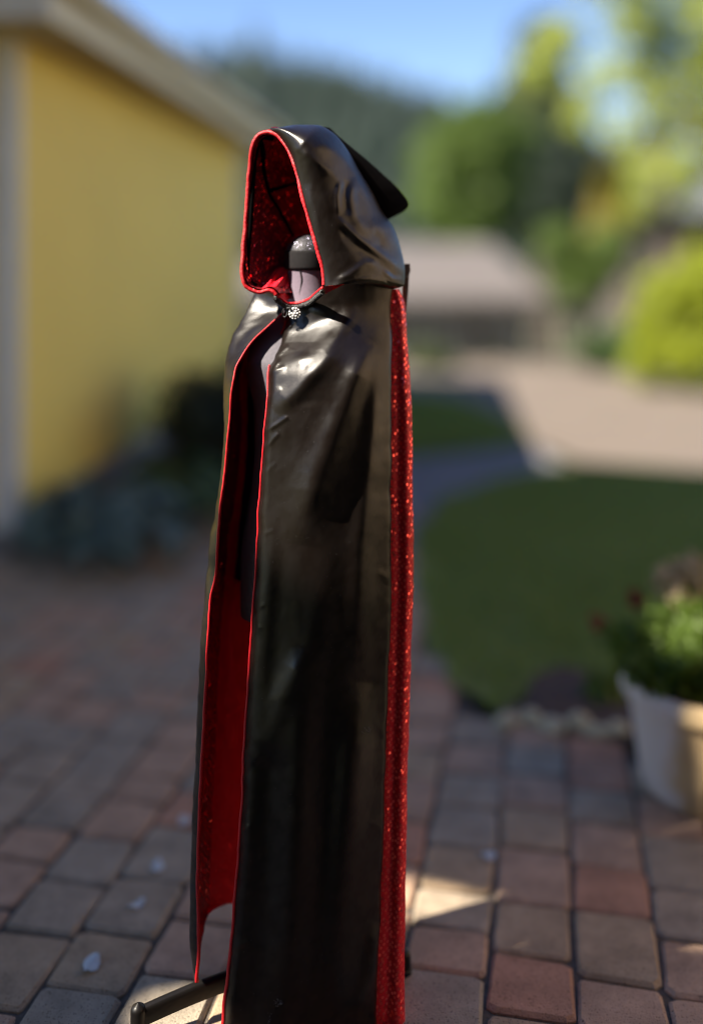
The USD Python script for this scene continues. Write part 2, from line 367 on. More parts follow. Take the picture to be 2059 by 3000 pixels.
# edging stones in front of the mulch
M['edge'] = plain('edging_stone', (.48, .43, .28), .9, .3, 12, bump=.006, bscale=40)
def rock(r, seed, sq=(1, 1, .7)):
    m = trimesh.creation.icosphere(2, 1.0); v = np.array(m.vertices)
    v = v * (0.75 + .5 * meshkit.fbm(v * 1.3 + seed * 3.1, 3, seed))[:, None] * np.array(sq) * r
    return trimesh.Trimesh(v, m.faces)
words = ['palest squat edging stone at the lawn end of the mulch bed', 'mossy yellowish edging stone second from the lawn end of the bed', 'flat edging stone in the middle of the row before the mulch bed',
         'yellow tinged edging stone fourth from the lawn end of the bed', 'long low edging stone second from the round flower pot', 'last edging stone of the row, right beside the round flower pot']
for k, px in enumerate((1486, 1556, 1618, 1696, 1752, 1812)):
    p = G(px, 2122 + (px - 1500) * .10 + (6, -8, 5, -4, 9, 0)[k])
    r = thing('edging_stone', words[k], 'stone', (p[0], p[1], 0.0), (20, -35, 70, 10, -15, 40)[k], 'edging stones along the mulch bed')
    m = rock(.05, k + 1, [(1.0, .55, .55), (.7, .62, .7), (.8, .8, .42), (.75, .6, .8), (1.15, .5, .4), (.7, .7, .6)][k]); m.apply_translation([0, 0, .012])
    obj('stone', m, M['edge'], r, smooth=True)

# ------------------------------------------------------------------ yellow house
M['yellow'] = plain('yellow_paint', (.71, .49, .085), .75, .06, 1.5, bump=.001, bscale=60)
M['white'] = plain('white_trim', (.52, .49, .44), .6, .06, 6)
M['soffit'] = plain('soffit_board', (.36, .27, .16), .8, .12, 4)
M['fascia'] = plain('fascia_paint', (.52, .45, .29), .6, .07, 4)
M['shingle'] = plain('dark_shingle', (.12, .11, .10), .9, .3, 8, bump=.004, bscale=40)
M['plinth'] = plain('plinth', (.20, .17, .15), .9, .25, 5, bump=.003, bscale=50)
wd = np.array([.092, 1.0]); wd /= np.linalg.norm(wd); wn = np.array([wd[1], -wd[0]])      # along the wall, out of the wall
C0 = np.array([-1.70, 5.17])
def H(a, o, z): q = C0 + wd * a + wn * o; return (q[0], q[1], z)                            # a along, o out of the wall
def hbox(a0, a1, o0_, o1, z0, z1):
    v = [H(a, o, z) for z in (z0, z1) for a, o in ((a0, o0_), (a1, o0_), (a1, o1), (a0, o1))]
    return trimesh.Trimesh(v, [(0, 2, 1), (0, 3, 2), (4, 5, 6), (4, 6, 7), (0, 1, 5), (0, 5, 4), (1, 2, 6), (1, 6, 5), (2, 3, 7), (2, 7, 6), (3, 0, 4), (3, 4, 7)]) if False else trimesh.convex.convex_hull(np.array(v))
house = thing('yellow_house', 'low yellow house with white corner board and beige fascia along the left side', 'house')
obj('wall', hbox(0, 5.8, -4.5, 0, .18, 2.60), M['yellow'], house, smooth=False)
obj('plinth', hbox(.01, 5.79, -4.49, -.012, -.1, .18), M['plinth'], house, smooth=False)
obj('corner_board', hbox(-.022, .055, -.12, .012, .10, 2.57), M['white'], house, smooth=False)
obj('corner_board', hbox(5.7, 5.822, -.10, .022, .10, 2.57), M['white'], house, smooth=False)
obj('soffit', hbox(-.45, 5.95, -4.9, .34, 2.60, 2.63), M['soffit'], house, smooth=False)
obj('fascia', hbox(-.45, 5.95, .34, .365, 2.575, 2.80), M['fascia'], house, smooth=False)
obj('fascia', hbox(-.475, -.45, -4.9, .365, 2.575, 2.80), M['white'], house, smooth=False)
ga = [H(a, .42, 2.77) for a in np.linspace(-.45, 5.95, 12)]
obj('gutter', tube(ga, .05, 10), M['fascia'], house, smooth=True)
roof_v = [H(-.52, .40, 2.80), H(6.0, .40, 2.80), H(6.0, -2.3, 3.45), H(-.52, -2.3, 3.45), H(-.52, -5.0, 2.80), H(6.0, -5.0, 2.80)]
roof_v = np.array(roof_v + [(x, y, z + .06) for x, y, z in roof_v])
obj('roof', trimesh.convex.convex_hull(roof_v), M['shingle'], house, smooth=False)

# ------------------------------------------------------------------ foliage builders
def leaf_quads(c, nrm, size, r, aspect=.6):
    n = len(c); a = np.cross(nrm, r.normal(size=(n, 3))); a /= np.linalg.norm(a, axis=1, keepdims=True) + 1e-9
    b = np.cross(nrm, a); L = (size * r.uniform(.6, 1.35, n))[:, None]
    tip, base = c + a * L, c - a * L; s1, s2 = c + b * L * aspect - nrm * L * .15, c - b * L * aspect - nrm * L * .15
    v = np.stack([base, s1, tip, s2], 1).reshape(-1, 3); k = np.arange(n) * 4
    return v, np.vstack([np.stack([k, k + 1, k + 2], 1), np.stack([k, k + 2, k + 3], 1)])
def cloud(blobs, n, size, seed, hollow=.45, up=.4, clump=.35):
    """leaves through the volume of some ellipsoids (cx, cy, cz, rx, ry, rz), drawn together in twig clumps"""
    r = np.random.default_rng(seed); B = np.array(blobs, float); w = np.prod(B[:, 3:], 1) ** .7; w /= w.sum()
    nc = max(n // 14, 1); k = r.choice(len(B), nc, p=w); dirs = r.normal(size=(nc, 3)); dirs /= np.linalg.norm(dirs, axis=1, keepdims=True)
    rad = (hollow + (1 - hollow) * r.random(nc) ** .6)[:, None]; bump = (.75 + .5 * meshkit.noise(dirs * 2.2 + k[:, None] * 7.7, seed))[:, None]
    c = B[k, :3] + dirs * rad * bump * B[k, 3:]
    j = r.integers(0, nc, n); sc = clump * size * 7
    p = c[j] + r.normal(size=(n, 3)) * sc * .5
    nr = dirs[j] * .8 + r.normal(size=(n, 3)) * .6 + [0, 0, up]; nr /= np.linalg.norm(nr, axis=1, keepdims=True)
    return leaf_quads(p, nr, size, r)
def limbs(base, top, r0, blobs, seed, n=7):
    r = np.random.default_rng(seed); base, top = np.array(base, float), np.array(top, float)
    t = np.linspace(0, 1, 9)[:, None]; wob = np.cumsum(r.normal(size=(9, 3)) * .03, 0) * np.linalg.norm(top - base) * .3; wob[0] = 0; wob[:, 2] = 0
    spine = base + (top - base) * t + wob
    parts = [tube(spine, r0 * np.linspace(1.15, .35, 9), 10)]
    for k in range(n):
        s = r.uniform(.35, .95); p0 = base + (top - base) * s + wob[int(s * 8)]; b = blobs[r.integers(len(blobs))]
        p1 = np.array(b[:3]) + r.normal(size=3) * np.array(b[3:]) * .4; m_ = (p0 + p1) / 2 + [0, 0, .12 * np.linalg.norm(p1 - p0)]
        parts.append(tube(curve([p0, (p0 + m_) / 2, m_, p1], 7), r0 * .4 * np.linspace(1, .25, 7), 6))
    return join(parts)
M['bark'] = plain('bark', (.11, .085, .065), .95, .4, 8, bump=.02, bscale=25)
def tree(name, label, cat, base, blobs, n, size, mat, seed, r0=.15, group=None, **kw):
    t = thing(name, label, cat, base, 0, group)
    B = [tuple(np.array(b[:3]) - base) + tuple(b[3:]) for b in blobs]
    top = np.mean([b[:3] for b in B], 0); top = np.array([top[0] * .7, top[1] * .7, max(b[2] for b in B)])
    obj('trunk', limbs((0, 0, -.2), top, r0, B, seed), M['bark'], t, smooth=True)
    obj('crown', cloud(B, n, size, seed + 1, **kw), mat, t, smooth=False)
    return t
def blob(px, py, Y, rx, ry, depth=None):
    """an ellipsoid seen at a pixel, radii in photograph pixels"""
    c = P(px, py, Y); k = Y / FPX
    return (*c, rx * k, (depth or (rx + ry) / 2) * k, ry * k)
def gz(x, y): return float(ground_z(np.array(x), np.array(y)))

M['lgreen'] = leafy('leaf_bright', (.10, .15, .03), (.22, .265, .06), .42)
M['sungreen'] = leafy('leaf_sunlit', (.34, .38, .10), (.52, .54, .18), .5)
M['ygreen'] = leafy('leaf_yellow_green', (.26, .30, .022), (.46, .46, .05), .45)
M['mgreen'] = leafy('leaf_mid', (.06, .105, .03), (.14, .19, .045))
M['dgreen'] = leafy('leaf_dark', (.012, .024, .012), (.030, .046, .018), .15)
M['olive'] = leafy('leaf_olive', (.07, .09, .035), (.15, .165, .055), .35)
M['amber'] = leafy('leaf_amber', (.24, .20, .03), (.36, .31, .06), .45)
M['teal'] = leafy('leaf_teal', (.10, .15, .13), (.19, .25, .22), .25, .45)
M['conifer'] = leafy('needle', (.042, .066, .052), (.085, .115, .09), .3)

# trees beyond the driveway, left to right
b0 = P(1385, 740, 31); 
tree('broad_tree', 'bright green broadleaf tree rising behind the pale roof, just right of the hood', 'tree', (b0[0], 31, gz(0, 31)),
     [blob(1310, 470, 31, 90, 120), blob(1400, 420, 31, 100, 110), blob(1300, 600, 30.5, 80, 90), blob(1420, 560, 31, 100, 110), blob(1480, 430, 32, 80, 100), blob(1360, 690, 30, 80, 50)], 7500, .16, M['lgreen'], 21, .22)
b1 = P(1620, 740, 36)
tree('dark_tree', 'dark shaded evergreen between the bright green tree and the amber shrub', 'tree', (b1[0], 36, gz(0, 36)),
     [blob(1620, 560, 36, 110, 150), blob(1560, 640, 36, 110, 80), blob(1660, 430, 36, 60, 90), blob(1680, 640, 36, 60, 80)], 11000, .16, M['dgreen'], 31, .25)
b2 = P(1590, 740, 44)
tree('tall_tree', 'tall olive tree whose thin top stands out against the sky', 'tree', (b2[0], 44, gz(0, 44)),
     [blob(1590, 130, 44, 70, 75), blob(1560, 260, 44, 90, 80), blob(1620, 330, 44, 90, 100), blob(1520, 350, 44, 80, 80)], 8000, .2, M['olive'], 41, .28)
b3 = P(2010, 740, 17)
tree('leaning_tree', 'big light green tree filling the upper right corner with gaps of sky', 'tree', (b3[0], 17, gz(0, 17)),
     [blob(1880, 60, 17, 130, 90), blob(2040, 120, 17, 130, 130), blob(1980, 300, 17, 130, 100), blob(1780, 200, 17.5, 90, 60), blob(2080, 420, 17, 130, 110), blob(1960, 520, 16.5, 120, 80), blob(1850, 400, 17.5, 70, 60), blob(1720, 330, 18, 70, 80), blob(1640, 120, 18.5, 80, 60), blob(1560, 210, 18.5, 60, 50), blob(1870, 600, 17, 60, 40), blob(1900, 210, 17.2, 140, 80), blob(2060, -20, 17, 110, 70), blob(2150, 200, 17, 160, 200), blob(1830, -80, 17, 190, 100)],
     6500, .085, M['sungreen'], 51, .17, hollow=.2)
b4 = P(1800, 740, 19.5)
tree('amber_shrub', 'slim amber leaved shrub between the dark evergreen and the leaning tree', 'shrub', (b4[0], 19.5, gz(0, 19.5)),
     [blob(1800, 540, 19.5, 45, 75), blob(1795, 640, 19.5, 60, 80), blob(1780, 720, 19.5, 60, 60), blob(1830, 600, 19.6, 40, 60)], 5200, .07, M['amber'], 61, .08)
b5 = P(1680, 740, 15.6)
tree('round_shrub', 'rounded green shrub hanging over the end of the wooden fence', 'shrub', (b5[0], 15.6, gz(0, 15.6)),
     [blob(1640, 730, 15.6, 65, 70), blob(1720, 790, 15.6, 80, 70), blob(1780, 720, 15.8, 60, 60), blob(1690, 850, 15.4, 70, 60)], 5500, .055, M['lgreen'], 71, .06)
b6 = P(2000, 1120, 11.3)
tree('yellow_shrub', 'large glowing yellow green shrub at the right edge beside the driveway', 'shrub', (b6[0], 11.3, -.03),
     [blob(1940, 940, 11.3, 90, 130), blob(1890, 1060, 11.2, 60, 70), blob(2000, 820, 11.4, 70, 70), blob(1930, 850, 11.5, 50, 60), blob(2080, 860, 11.3, 110, 150), blob(2030, 1040, 11.0, 120, 90), blob(2160, 950, 11.3, 120, 180), blob(1900, 1010, 11.5, 50, 70)], 9000, .042, M['ygreen'], 81, .05)
b7 = P(1770, 1060, 13.0)
tree('low_shrub', 'low soft green shrub at the fence end left of the glowing yellow shrub', 'shrub', (b7[0], 13.0, -.03),
     [blob(1750, 1030, 13, 55, 45), blob(1810, 1010, 13, 55, 55), blob(1850, 1050, 12.8, 50, 45)], 3000, .045, M['mgreen'], 91, .04)
b8 = P(1255, 1090, 13.2)
tree('low_shrub', 'small yellowish shrub before the fence, right behind the red side of the cape', 'shrub', (b8[0], 13.2, -.03),
     [blob(1245, 1050, 13.2, 45, 45), blob(1290, 1075, 13.0, 35, 30)], 1400, .045, M['olive'], 95, .04)

# dark shed behind the shrubs on the right
M['shed'] = plain('shed_board', (.075, .065, .060), .9, .3, 6)
M['shedroof'] = plain('shed_roof', (.12, .13, .14), .7, .1, 6)
sd = thing('garden_shed', 'dark timber shed half hidden behind the yellow shrub at the right edge', 'shed', (0, 0, 0))
q0, q1 = P(1850, 700, 21), P(2200, 700, 21)
obj('wall', box(q0[0], q1[0], 21, 24, -3.3, 2.35), M['shed'], sd, smooth=False)
rv = np.array([(q0[0] - .2, 20.7, 2.3), (q1[0] + .2, 20.7, 2.3), (q0[0] - .2, 24.3, 2.3), (q1[0] + .2, 24.3, 2.3), (q0[0] - .2, 22.5, 3.0), (q1[0] + .2, 22.5, 3.0)])
obj('roof', trimesh.convex.convex_hull(np.vstack([rv, rv + [0, 0, .08]])), M['shedroof'], sd, smooth=False)
obj('door', box(q0[0] + .8, q0[0] + 1.7, 20.96, 20.998, -.2, 1.9), M['pin'], sd, smooth=False)

# fence of upright boards
M['fence'] = [plain('fence_board_' + n, tuple(np.array(c) * (.46, .43, .38)), .9, .35, 6, bump=.003, bscale=40) for n, c in (('brown', (.085, .068, .058)), ('grey', (.095, .082, .075)), ('umber', (.070, .055, .048)))]
fy = 14.35
fn = thing('wooden_fence', 'low dark brown board fence across the far end of the driveway', 'fence', (0, 0, 0))
rf = np.random.default_rng(3)
for k in range(33):
    x = -1.6 + k * .152
    top = .88 + rf.uniform(-.012, .012)
    obj('board', bar((x + .07, fy + rf.uniform(-.004, .004), -.05), (x + .07, fy, top), .022, .138, up=(0, 1, 0)), M['fence'][k % 3 if k % 5 else 1], fn, smooth=False)
for z in (.14, .62):
    obj('rail', box(-1.62, 3.45, fy + .02, fy + .06, z, z + .08), M['fence'][2], fn, smooth=False)
for k in range(4):
    x = -1.55 + k * 1.6
    obj('post', box(x, x + .09, fy + .062, fy + .15, -.15, .86), M['fence'][1], fn, smooth=False)

# neighbour's house below, its pale roof showing over the fence
M['paleroof'] = plain('pale_shingle', (.100, .088, .082), .9, .16, 3, bump=.01, bscale=12)
M['nwall'] = plain('neighbour_wall', (.16, .14, .125), .9, .15, 2)
M['glass'] = plain('window_glass', (.02, .025, .03), .1, .1, 2, spec=.8)
nh = thing('neighbour_house', 'neighbour bungalow with a long pale grey roof showing above the fence', 'house')
xa, xb = -3.6, 3.9
obj('wall', box(xa + .3, xb - .3, 20.6, 26.5, -3.7, .47), M['nwall'], nh, smooth=False)
rv = np.array([(xa, 20.0, .60), (xb, 20.0, .60), (xa + 2.2, 23.5, 1.72), (xb - .7, 23.5, 1.72), (xa, 27, .60), (xb, 27, .60)])
obj('roof', trimesh.convex.convex_hull(np.vstack([rv, rv - [0, 0, .12]])), M['paleroof'], nh, smooth=False)
for x in (-1.5, .9, 2.4):
    w_ = obj('window', box(x - .08, x + .98, 20.55, 20.598, -1.35, -.05), M['white'], nh, smooth=False)
    obj('pane', box(x, x + .9, 20.53, 20.549, -1.27, -.13), M['glass'], w_, smooth=False)
obj('chimney', box(-2.0, -1.4, 23.2, 23.9, 1.3, 2.4), M['nwall'], nh, smooth=False)

# hills with forest
def hill_z(x, y):
    ridge = 31 - 5 / (1 + np.exp(-(x - 2) / 6.0)) - 14 / (1 + np.exp(-(x - 30) / 9.0))
    t = np.clip((y - 70) / 110, 0, 1); t = t * t * (3 - 2 * t)
    return -3.6 + t * (ridge + 3.6) + 3 * (meshkit.fbm(np.stack([x / 22, y / 22, 0 * x], -1), 3, 4) - .5) * t
hx, hy = np.meshgrid(np.linspace(-140, 190, 67), np.linspace(62, 260, 45))
M['hill'] = plain('hill_cover', (.040, .060, .045), .95, .3, .2)
tag(obj('hills', grid_mesh(np.stack([hx, hy, hill_z(hx, hy)], -1)), M['hill'], smooth=True), kind='structure')
def fir(h, seed, tiers=9, n=14):
    r = np.random.default_rng(seed); V, F, k = [], [], 0
    for i in range(tiers):
        t = i / tiers; z0 = h * (.12 + .86 * t); R = h * .17 * (1 - t) ** .85 + .04 * h * (1 - t)
        for j in range(n):
            a = r.uniform(0, 2 * np.pi); L = R * r.uniform(.6, 1.2); dz = -L * r.uniform(.2, .5); w = L * .32
            d_ = np.array([math.cos(a), math.sin(a), 0]); s_ = np.array([-d_[1], d_[0], 0]); zz = z0 + r.uniform(-.03, .03) * h
            V += [d_ * .02 + [0, 0, zz + .05 * h], d_ * L * .6 + s_ * w + [0, 0, zz + dz * .6], d_ * L + [0, 0, zz + dz], d_ * L * .6 - s_ * w + [0, 0, zz + dz * .6]]
            F += [(k, k + 1, k + 2), (k, k + 2, k + 3)]; k += 4
    return np.array(V), np.array(F)
fo = UsdGeom.PointInstancer.Define(stage, path_of('forest'))
tag(fo, 'grey green conifer forest covering the far hillside', 'forest', kind='stuff')
for k in range(3):
    obj('fir_kind', fir(9 + k, 100 + k), M['conifer'], fo.GetPath().pathString, smooth=False)
fo.CreatePrototypesRel().SetTargets([p.GetPath() for p in fo.GetPrim().GetChildren()])
r = np.random.default_rng(77); fxy = r.uniform((-130, 72), (160, 200), (5200, 2)); fxy = fxy[np.abs(fxy[:, 0]) < fxy[:, 1] * .62]
fz = hill_z(fxy[:, 0], fxy[:, 1])
fo.CreatePositionsAttr(Vt.Vec3fArray.FromNumpy(np.c_[fxy, fz - .5].astype(np.float32)))
fo.CreateProtoIndicesAttr(Vt.IntArray.FromNumpy(r.integers(0, 3, len(fxy)).astype(np.int32)))
fo.CreateScalesAttr(Vt.Vec3fArray.FromNumpy(np.repeat(r.uniform(.45, .8, (len(fxy), 1)), 3, 1).astype(np.float32)))
# lone tall fir left of the hood
b9 = P(748, 740, 60)
tf = thing('tall_fir', 'lone tall grey green fir above the ridge, over the end of the house roof', 'tree', (b9[0], 60, gz(0, 60)))
hz = P(748, 40, 60)[2] - gz(0, 60)
obj('crown', fir(hz, 5, 22, 22), M['conifer'], tf, smooth=False)
obj('trunk', tube([(0, 0, -.2), (0, 0, hz * .5), (0, 0, hz * .96)], [.3, .2, .03], 8), M['bark'], tf, smooth=True)

# ------------------------------------------------------------------ plants along the house
def hosta(name, label, c, R, h, n, mat, seed, cat='plant', group=None, leaf=.10):
    r = np.random.default_rng(seed); t = thing(name, label, cat, c, 0, group)
    V, F, k, st = [], [], 0, []
    for i in range(n):
        a = r.uniform(0, 2 * np.pi); q = r.random() ** .5; L = leaf * r.uniform(.7, 1.3); d_ = np.array([math.cos(a), math.sin(a), 0]); s_ = np.array([-d_[1], d_[0], 0])
        root = d_ * .02; mid = d_ * R * q * .75 + [0, 0, h * (1 - .55 * q * q) * r.uniform(.75, 1.1)]
        pts = [mid, mid + d_ * L * .5 + [0, 0, .02], mid + d_ * L * 1.0 - [0, 0, .02], mid + d_ * L * 1.5 - [0, 0, .07]]; wd_ = [.02, .5, .45, .02]
        for p_, w_ in zip(pts, wd_):
            V += [p_ + s_ * L * w_, p_ + [0, 0, -.012], p_ - s_ * L * w_]
        for b in range(3):
            for s in range(2):
                q0_ = k + b * 3 + s; F += [(q0_, q0_ + 1, q0_ + 4), (q0_, q0_ + 4, q0_ + 3)]
        k += 12; st.append(tube([root, mid * .6 + [0, 0, .03], mid], [.004, .003, .002], 4, False))
    obj('leaves', (np.array(V), np.array(F)), mat, t, smooth=True); obj('stems', join(st), M['mgreen'], t, smooth=True)
    return t
hosta('leafy_plant', 'blue green broadleaf plant nearest the white corner of the yellow house', G(262, 1610) * [1, 1, 0], .34, .36, 60, M['teal'], 1, leaf=.10)
hosta('leafy_plant', 'teal broadleaf plant sprawling forward in the middle of the bed by the house', G(372, 1660) * [1, 1, 0], .30, .38, 60, M['teal'], 2, leaf=.11)
hosta('leafy_plant', 'greener broadleaf plant at the house end nearest the cape', G(520, 1540) * [1, 1, 0], .42, .36, 70, M['mgreen'], 3, leaf=.10)
bb = G(600, 1460)
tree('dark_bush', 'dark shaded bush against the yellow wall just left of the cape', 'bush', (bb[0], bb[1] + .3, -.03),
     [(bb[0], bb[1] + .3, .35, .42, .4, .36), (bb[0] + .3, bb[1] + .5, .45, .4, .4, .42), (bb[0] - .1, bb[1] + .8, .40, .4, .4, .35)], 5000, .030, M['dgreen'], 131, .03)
# soil strip under them
tag(obj('planting_bed', sheet([H(-.1, .0, 0)[:2], H(5.8, .0, 0)[:2], H(5.8, .75, 0)[:2], H(2.5, .8, 0)[:2], H(.8, .85, 0)[:2], H(.1, .55, 0)[:2]], .020, .12, .03, 6), M['mulch'], smooth=True), kind='structure')

# ------------------------------------------------------------------ planter corner on the right
M['pot'] = usdkit.material(stage, '/World/Looks/pot_painted_sheen', {
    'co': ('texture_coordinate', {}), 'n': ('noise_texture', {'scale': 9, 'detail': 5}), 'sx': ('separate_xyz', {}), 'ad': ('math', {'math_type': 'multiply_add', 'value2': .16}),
    'st': ('rgb_ramp', {'ramp': [(.20, (1, 1, 1)), (.36, (0, 0, 0))]}), 'mr': ('map_range', {'from_min': -.16, 'from_max': .16}),  # sky reflection painted pale on the left, by object x
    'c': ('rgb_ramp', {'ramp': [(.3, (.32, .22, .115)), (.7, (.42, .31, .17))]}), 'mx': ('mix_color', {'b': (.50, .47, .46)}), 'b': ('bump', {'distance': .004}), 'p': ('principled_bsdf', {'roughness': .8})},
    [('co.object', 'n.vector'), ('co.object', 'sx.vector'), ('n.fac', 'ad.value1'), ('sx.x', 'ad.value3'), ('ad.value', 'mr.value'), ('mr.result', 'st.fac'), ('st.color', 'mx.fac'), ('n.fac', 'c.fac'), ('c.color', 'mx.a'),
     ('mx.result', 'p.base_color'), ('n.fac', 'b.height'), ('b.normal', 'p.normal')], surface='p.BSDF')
pc0 = np.array([1.02, 2.87, 0.0])
pl = thing('flower_pot', 'round tan flower pot, sky sheen painted pale along its left side, at the right edge on the paving', 'flower pot', pc0)
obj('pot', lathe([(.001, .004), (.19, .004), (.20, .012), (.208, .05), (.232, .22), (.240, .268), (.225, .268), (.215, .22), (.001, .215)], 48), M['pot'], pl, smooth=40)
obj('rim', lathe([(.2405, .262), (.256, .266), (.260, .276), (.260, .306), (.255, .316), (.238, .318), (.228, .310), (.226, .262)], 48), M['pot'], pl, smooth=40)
obj('soil', lathe([(.001, .285), (.10, .290), (.2255, .276), (.2255, .262), (.001, .262)], 32), M['mulch'], pl, smooth=40)
M['petalred'] = leafy('petal_red', (.26, .035, .025), (.42, .09, .05), .3)
M['petalpale'] = leafy('petal_pale', (.52, .42, .27), (.66, .56, .40), .3)
M['geran'] = leafy('geranium_leaf', (.08, .13, .016), (.30, .33, .035), .4)
pf = thing('flowering_plant', 'green plant with small red blooms and one pale beige bloom growing in the round pot', 'plant', (0, 0, 0))
ctr = np.array([1.02, 2.87, .30])
fb = [blob(1830, 1870, 2.98, 45, 35, 50), blob(1900, 1880, 2.95, 55, 60, 60), blob(2050, 1810, 2.95, 70, 60, 80), blob(1960, 1950, 2.9, 110, 75, 110), blob(2060, 1890, 2.9, 110, 95, 110), blob(1875, 1945, 2.85, 60, 55, 70), blob(1990, 1850, 2.95, 100, 70, 90), blob(2140, 1950, 2.85, 100, 90, 110), blob(2060, 1960, 2.75, 110, 70, 70), blob(1930, 1990, 2.75, 70, 40, 60)]
obj('foliage', cloud(fb, 5200, .014, 141, hollow=.15, clump=.4), M['geran'], pf, smooth=False)
obj('stems', join([tube(curve([ctr + [0, 0, -.05], ctr * .5 + np.array(b[:3]) * .5, b[:3], np.array(b[:3]) + [0, 0, b[5] * .7]], 6), .004, 5) for b in fb]), M['mgreen'], pf, smooth=True)
for k, (px, py, R) in enumerate(((1752, 1826, 34), (1868, 1755, 30), (1925, 1850, 30), (2005, 1800, 32), (2045, 1738, 30), (1850, 1850, 24), (1985, 1770, 24))):
    obj('bloom', cloud([blob(px, py, 3.05, R, R * .8)], 150, .010, 150 + k, hollow=.3, clump=.1), M['petalred'], pf, smooth=False)
    q = P(px, py, 3.05); obj('flower_stalk', tube(curve([ctr + [0, 0, .02], (ctr + q) / 2 + [0, 0, .03], q - [0, 0, .05], q], 8), .0025, 5), M['mgreen'], pf, smooth=True)
obj('pale_bloom', cloud([blob(1960, 1700, 3.05, 55, 55), blob(2040, 1680, 3.05, 70, 65), blob(2000, 1740, 3.0, 55, 40)], 1500, .011, 170, hollow=.5, clump=.10), M['petalpale'], pf, smooth=False)
q = P(1985, 1690, 3.1); obj('flower_stalk', tube(curve([ctr, (ctr + q) / 2, q - [0, 0, .05], q], 8), .003, 5), M['mgreen'], pf, smooth=True)
hosta('small_plant', 'small bright green seedling growing in the dark mulch', G(1768, 2050) * [1, 1, 0] + [0, 0, .01], .06, .075, 22, M['geran'], 12, leaf=.03)
# ------------------------------------------------------------------ pale fallen petals on the paving
M['petal'] = plain('pale_petal', (.42, .47, .49), .7, .12, 60)
for k, (px, py, R, lab) in enumerate(((268, 2832, .026, 'largest pale petal, lying on the reddish paver nearest the lower left corner'), (463, 2546, .022, 'rounded pale petal on the paving left of the cape, halfway up its lower part'),
                            (400, 2658, .018, 'small pale petal between the largest petal and the rounded one'), (541, 2412, .020, 'pale petal tucked against the left hem edge of the cape'),
                            (1430, 2512, .020, 'lone pale petal on the paving right of the cape'))):
    p = G(px, py); t = thing('fallen_petal', lab, 'petal', (p[0], p[1], .004), (75, 95, 50, 120, 15)[k], 'pale petals fallen on the paving')
    r = np.random.default_rng(200 + k); n = 20; a = np.arange(n) * 2 * np.pi / n
    rad = R * (1 + .16 * np.sin(2 * a + k) + .06 * r.normal(size=n)) * np.where(np.abs(a - np.pi) < .25, 1.12, 1)
    ring = np.c_[np.cos(a) * rad, np.sin(a) * rad * .72, .003 + .004 * np.cos(2 * a)]; inner = ring * [.55, .55, .6] + [0, 0, .001]
    v = np.vstack([ring, inner, [[0, 0, .0015]], ring - [0, 0, .001], inner - [0, 0, .001], [[0, 0, .0005]]])
    F = []
    for j in range(n):
        j2 = (j + 1) % n; F += [(j, j2, n + j2), (j, n + j2, n + j), (n + j, n + j2, 2 * n)]
    o = 2 * n + 1; F += [(c + o, b + o, a_ + o) for a_, b, c in F] + [q for j in range(n) for q in ((j, o + j, (j + 1) % n), ((j + 1) % n, o + j, o + (j + 1) % n))]
    obj('petal', (v, np.array(F)), M['petal'], t, smooth=True)

# leaves packed round the sun gaps of the added crowns
# ------------------------------------------------------------------ houses and roof added out of view to block sky and bounce light
M['stucco'] = plain('beige_stucco', (.50, .36, .23), .9, .08, 3, bump=.002, bscale=80)
M['siding'] = plain('brown_siding', (.17, .12, .08), .85, .12, 3, bump=.002, bscale=80)
def added_house(name, label, x0, x1, y0, y1, h, mat, front):
    hb = thing(name, label, 'house')
    obj('wall', box(x0, x1, y0, y1, -.1, h), mat, hb, smooth=False)
    cx = (x0 + x1) / 2 if front == 'x' else None; cy = (y0 + y1) / 2
    ends = [(cx, y0 - .3), (cx, y1 + .3)] if front == 'x' else [(x0 - .3, cy), (x1 + .3, cy)]
    rv = np.array([(x, y, h) for x in (x0 - .3, x1 + .3) for y in (y0 - .3, y1 + .3)] + [(x, y, h + 1.3) for x, y in ends])
    obj('roof', trimesh.convex.convex_hull(np.vstack([rv, rv + [0, 0, .1]])), M['shingle'], hb, smooth=False)
    for k in (0, 1):
        if front == 'x':
            y = y0 + 1.2 + k * 5; f = lambda a0, a1, d0, d1, z0, z1: box(x0 - d1, x0 - d0, y + a0, y + a1, z0, z1)
        else:
            x = x0 + 1.6 + k * 6; f = lambda a0, a1, d0, d1, z0, z1: box(x + a0, x + a1, y1 + d0, y1 + d1, z0, z1)
        w_ = obj('window', f(0, 1.4, .003, .04, .9, 2.1), M['white'], hb, smooth=False)
        obj('pane', f(.08, 1.32, .043, .06, .98, 2.02), M['glass'], w_, smooth=False)
added_house('added_brown_house', 'brown sided house added out of view behind the photographer', -6.0, 9.0, -9.0, -2.7, 6.0, M['siding'], 'y')  # added to block the sky behind the camera
pch = thing('added_porch', 'dark timber roof added out of view above the photographer', 'added_porch')  # added so the satin mirrors a dark ceiling
obj('ceiling', box(-3.4, 4.1, -2.69, -.35, 2.62, 2.70), M['siding'], pch, smooth=False)
obj('roof', trimesh.convex.convex_hull(np.array([(x, y, z) for x in (-3.6, 4.2) for y, z in ((-2.69, 3.3), (-2.69, 2.703), (-.2, 2.703), (-.2, 2.80))])), M['shingle'], pch, smooth=False)
for x in (-3.2, 3.9):
    obj('post', box(x, x + .12, -.6, -.48, -.1, 2.62), M['siding'], pch, smooth=False)
added_house('added_beige_house', 'beige house added out of view to the right of the photographer', 4.3, 10.0, -2.2, 4.4, 4.8, M['stucco'], 'x')  # added as a sunlit wall that bounces warm light from the right

